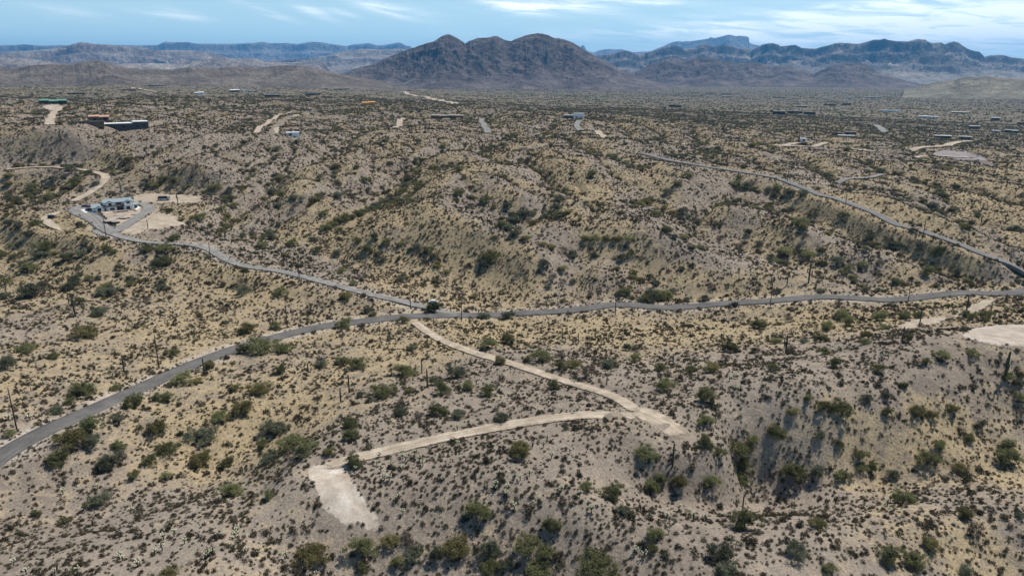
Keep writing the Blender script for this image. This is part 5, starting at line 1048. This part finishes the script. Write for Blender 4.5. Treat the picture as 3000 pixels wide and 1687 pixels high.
# dark juniper at the junction
x_, y_ = hit(1272, 915); e = thing('juniper_tree', 'dense dark green juniper at the road junction', 'tree', (float(x_[0]), float(y_[0]), float(ground(x_, y_)[0])-.1), 0, None, (7.0, 7.0, 7.4)); obj('crown', crowns['dark'][0], e); obj('trunk', trunks[0], e)

# ------------------------------------------------------------------ houses scattered over the hills behind
WM = {'brown': pbr('brown_stucco', (.16, .12, .09), .9, vary=.1), 'tan': M['stucco'], 'white': M['white'], 'dark': pbr('dark_stucco', (.05, .05, .055), .9, vary=.1), 'grey': pbr('blue_grey_stucco', (.075, .078, .088), .8, vary=.1), 'red': pbr('red_brown_stucco', (.25, .10, .06), .9, vary=.1), 'orange': pbr('raw_sheathing', (.62, .33, .12), .8, vary=.2, scale=.5)}
RFM = {'white': pbr('white_roof', (.80, .80, .80), .6, vary=.05), 'tan': pbr('tan_roof', (.42, .36, .30), .9, vary=.1), 'dark': pbr('charcoal_roof', (.06, .06, .065), .8, vary=.1), 'green': pbr('green_roof', (.13, .26, .20), .6, vary=.08), 'tile': pbr('clay_tile_roof', (.50, .30, .21), .85, vary=.2, scale=2), 'grey': pbr('pale_grey_roof', (.40, .41, .42), .7, vary=.1), 'orange': WM['orange']}
def far_house(px, py, wpx, label, wallc='tan', roofc='tan', roof='flat', hgt=4.2, wings=2, seed=0, cat='house'):
    x, y = hit(px, py); x, y = float(x[0]), float(y[0]); r = math.hypot(x, y); L = max(7, wpx/F*r*math.cos(math.atan2(x, y))**1.7); L = min(L, 75); rng = random.Random(seed+int(px*7)); d_ = max(7, min(16, L*.35)); az_ = math.atan2(x, y)
    zz = [float(ground(x+a*L*.35, y+b_*d_)) for a in (-1, 0, 1) for b_ in (0, 1)]; z = sum(zz)/len(zz)+.15*max(0, max(zz)-sum(zz)/len(zz))+.3
    e = thing('house' if cat == 'house' else cat.replace(' ', '_'), label, cat, (x, y, z), -az_+rng.uniform(-.12, .12), 'houses scattered over the far hills' if cat == 'house' else None)
    n = wings+1 if L > 16 else 1; xs = np.linspace(-L/2, L/2, n+1)
    for i in range(n):
        x0, x1 = float(xs[i]), float(xs[i+1]); hh = hgt*rng.uniform(.8, 1.12); y0 = rng.uniform(-2, 1.5) if n > 1 else 0; y1 = y0+d_*rng.uniform(.8, 1.1)
        MB().box(x0, x1+(.02 if i < n-1 else 0), y0, y1, -3, hh).obj('wall', WM[wallc], e)
        if roof == 'flat':
            MB().box(x0-.25-.01*i, x1+.25+.01*i, y0-.25-.01*i, y1+.25+.01*i, hh+.003*i, hh+.35).obj('roof', RFM[roofc], e)
        else:
            mid = (y0+y1)/2; rz_ = hh+d_*.16; MB().prism([(y0-.7, hh-.1), (mid, rz_), (y1+.7, hh-.1), (y1+.7, hh+.1), (mid, rz_+.25), (y0-.7, hh+.1)], 'x', x0-.5-.013*i, x1+.5+.013*i).obj('roof', RFM[roofc], e)
        nw_ = max(1, int((x1-x0)/rng.uniform(5, 9)))
        for k in range(nw_):
            wx0 = x0+(k+rng.uniform(.15, .5))*(x1-x0)/nw_; fw = MB().box(wx0, wx0+rng.uniform(1.2, 3.4), y0-.07, y0+.02, .7, min(2.6, hh-.6)).obj('window', M['glass'], e)
    return e
FH = [(R1, 405, 632, 190, 'green roofed two level house on the left hill', 'dark', 'green', 'gable', 5.5, 2), (R1, 750, 758, 140, 'brown house with clay tile roof behind the long dark house', 'brown', 'tile', 'gable', 4.2, 1), (R1, 680, 784, 200, 'long low brown outbuilding below the clay tile roofed house', 'brown', 'dark', 'flat', 2.6, 1),
      (R1, 900, 838, 440, 'long low dark blue grey house with white roof edge at upper left', 'grey', 'white', 'flat', 5.0, 3), (R1, 870, 458, 95, 'small pale roofed house high on the left plain', 'tan', 'white', 'flat', 4.5, 1), (R1, 700, 452, 95, 'small brown house left of the pale roofed one on the far left', 'brown', 'dark', 'flat', 4, 1),
      (R1, 1185, 498, 150, 'long house with tan flat roof beyond the left track', 'brown', 'tan', 'flat', 4, 2), (R1, 1325, 464, 120, 'brown house on the skyline of the left plain', 'brown', 'tan', 'flat', 4.5, 2), (R1, 385, 446, 65, 'tiny pale house at the foot of the left brown hill', 'tan', 'tan', 'flat', 4, 1),
      (R1, 575, 560, 130, 'flat tan house right of the green roofed house', 'brown', 'tan', 'flat', 4, 1), (R1, 1505, 560, 65, 'white domed outbuilding by dark bushes left of centre', 'white', 'white', 'gable', 5, 1), (R1, 1772, 540, 70, 'house with pale green white roof, left of a pair', 'grey', 'white', 'gable', 4, 1),
      (R1, 1845, 538, 45, 'small white roofed shed between two houses', 'white', 'white', 'flat', 4, 1), (R1, 1915, 545, 75, 'low grey house right of the white roofed shed', 'tan', 'grey', 'flat', 3.5, 1), (R1, 1965, 492, 90, 'dark house among trees on a knoll left of the mountain', 'dark', 'dark', 'gable', 5, 1),
      (R1, 2055, 577, 110, 'dark green grey house with a small white roof on a knoll', 'dark', 'grey', 'flat', 4, 1), (R1, 2205, 513, 145, 'long pale roofed house below the brown hills', 'tan', 'white', 'flat', 3.6, 1), (R1, 2360, 566, 110, 'dark house with trees left of the big mountain', 'dark', 'dark', 'gable', 4.5, 2),
      (R1, 2450, 520, 55, 'tiny grey house below the end of the brown hills', 'tan', 'grey', 'flat', 4, 1), (R1, 2550, 526, 65, 'tiny dark roofed house left of the mountain foot', 'brown', 'dark', 'flat', 4, 1), (R1, 955, 530, 130, 'pinkish walled low house above the dirt bend at left', 'red', 'tan', 'flat', 3.5, 2),
      (Q2, 207, 642, 92, 'bright orange unfinished wooden house frame', 'orange', 'orange', 'gable', 5, 1), (Q2, 800, 738, 240, 'long brown adobe house on the ridge at centre', 'brown', 'tan', 'flat', 4.6, 3), (Q2, 1793, 741, 75, 'two storey white cube house right of centre', 'white', 'white', 'flat', 7.5, 0),
      (Q2, 1715, 738, 70, 'low white annex left of the white cube house', 'grey', 'white', 'flat', 3.4, 0), (Q2, 507, 534, 45, 'tiny brown shed at the top of the far curved track', 'brown', 'tan', 'flat', 3.5, 0), (Q2, 2380, 545, 42, 'small white house on the plain right of the mountain foot', 'white', 'white', 'flat', 4, 0),
      (Q2, 2520, 655, 90, 'dark house with flat roof among trees at right of centre', 'dark', 'dark', 'flat', 5.5, 1), (Q2, 2415, 660, 75, 'low tan house left of the dark flat roofed house', 'brown', 'tan', 'flat', 3.5, 0), (Q2, 2540, 554, 36, 'tiny pale green roofed house on the plain', 'tan', 'white', 'flat', 4, 0), (Q2, 35, 524, 60, 'small dark house below the left flank of the mountain', 'dark', 'dark', 'flat', 4, 0),
      (Q3, 725, 708, 90, 'dark two storey house at the left end of the ridge estate', 'dark', 'grey', 'flat', 8, 0), (Q3, 845, 702, 110, 'dark low middle wing of the ridge estate', 'dark', 'dark', 'flat', 4.5, 1), (Q3, 955, 714, 85, 'dark tall block at the right end of the ridge estate', 'dark', 'dark', 'flat', 7, 0),
      (Q3, 900, 657, 75, 'pale roofed house behind the ridge estate', 'brown', 'white', 'flat', 4.5, 1), (Q3, 1108, 645, 88, 'red brown house on a knoll at right', 'red', 'dark', 'flat', 4.5, 0), (Q3, 1238, 638, 62, 'dark house right of the red brown house', 'dark', 'dark', 'gable', 5, 0),
      (Q3, 1565, 694, 130, 'long white house with a row of dark windows on a far rise', 'white', 'grey', 'flat', 5, 1), (Q3, 1855, 738, 140, 'long low white roofed house right of the one with many windows', 'white', 'white', 'flat', 3.8, 1), (Q3, 2090, 704, 120, 'white roofed low barn on the right plain', 'brown', 'white', 'flat', 4, 0),
      (Q3, 2200, 820, 78, 'square house with white flat roof at far right', 'brown', 'white', 'flat', 5, 0), (Q3, 2360, 755, 62, 'blue grey gabled house on the right plain', 'grey', 'grey', 'gable', 5, 0), (Q3, 2130, 900, 90, 'right part of the long house with white roof line above the pale drive', 'brown', 'white', 'flat', 4.5, 1),
      (Q3, 1960, 888, 120, 'left part of the long house with white roof line above the pale drive', 'dark', 'white', 'flat', 3.6, 1), (Q3, 1262, 866, 85, 'brown flat roofed house above the pink dirt track', 'brown', 'tan', 'flat', 4.5, 0), (Q3, 1235, 880, 125, 'low pale wall strip before the brown flat roofed house', 'tan', 'white', 'flat', 2, 0),
      (Q3, 1165, 868, 70, 'small dark house left of the brown flat roofed house', 'brown', 'dark', 'flat', 3.5, 0), (Q3, 2362, 850, 60, 'yellowish roofed house among trees at far right', 'tan', 'white', 'flat', 4, 0), (Q3, 2480, 848, 95, 'pale roofed house at the right edge behind trees', 'grey', 'white', 'flat', 4.5, 1),
      (Q3, 1435, 588, 130, 'very long pinkish white building on the far plain', 'tan', 'white', 'flat', 5, 1), (Q3, 1090, 589, 68, 'small bright house left of the long pinkish building', 'white', 'white', 'flat', 4.5, 0), (Q3, 640, 576, 48, 'pale roof on the plain in front of the dark foothills', 'tan', 'white', 'flat', 4.5, 0),
      (Q3, 725, 584, 88, 'low grey house right of the pale roof on the plain', 'grey', 'grey', 'flat', 4, 0), (Q3, 330, 578, 68, 'white roofed house left of centre on the far plain', 'tan', 'white', 'flat', 4, 0), (Q3, 200, 578, 40, 'tiny white house on the far plain', 'white', 'white', 'flat', 4, 0), (Q3, 100, 549, 60, 'pale green grey house near the mountain foot', 'grey', 'grey', 'flat', 4, 0),
      (Q3, 215, 554, 80, 'dark roofed house among trees near the mountain foot', 'dark', 'dark', 'flat', 4, 0), (Q3, 332, 560, 70, 'dark house right of a dark roofed one among far plain trees', 'dark', 'dark', 'flat', 4, 0), (Q3, 1255, 588, 78, 'pale low building between two bright ones on the far plain', 'tan', 'white', 'flat', 4, 0), (Q3, 1855, 674, 18, 'tiny bright white shed on the right plain', 'white', 'white', 'flat', 4, 0),
      (Q3, 2550, 785, 55, 'red orange walled house at the right edge', 'red', 'tan', 'flat', 4.5, 0), (Q3, 480, 616, 140, 'pale paved strip like roof on the plain', 'tan', 'tan', 'flat', 2, 0), (Q3, 672, 695, 22, 'brown round water tank left of the ridge estate', 'brown', 'tan', 'flat', 8, 0),
      (Q3, 1163, 676, 34, 'small pale shed right of the ridge estate', 'tan', 'white', 'flat', 3.5, 0), (R1, 2212, 876, 95, 'long flat white roofed shed on the plateau left of centre', 'white', 'white', 'flat', 2.6, 0), (Q3, 906, 915, 24, 'small white shed left of the dark truck', 'white', 'white', 'flat', 3, 0)]
for k, (cr, x, y, w, lab, wc, rc, rt, hg, wn) in enumerate(FH):
    far_house(cr[0]+x/cr[2], cr[1]+y/cr[2], w/cr[2], lab, wc, rc, rt, hg, wn, k)
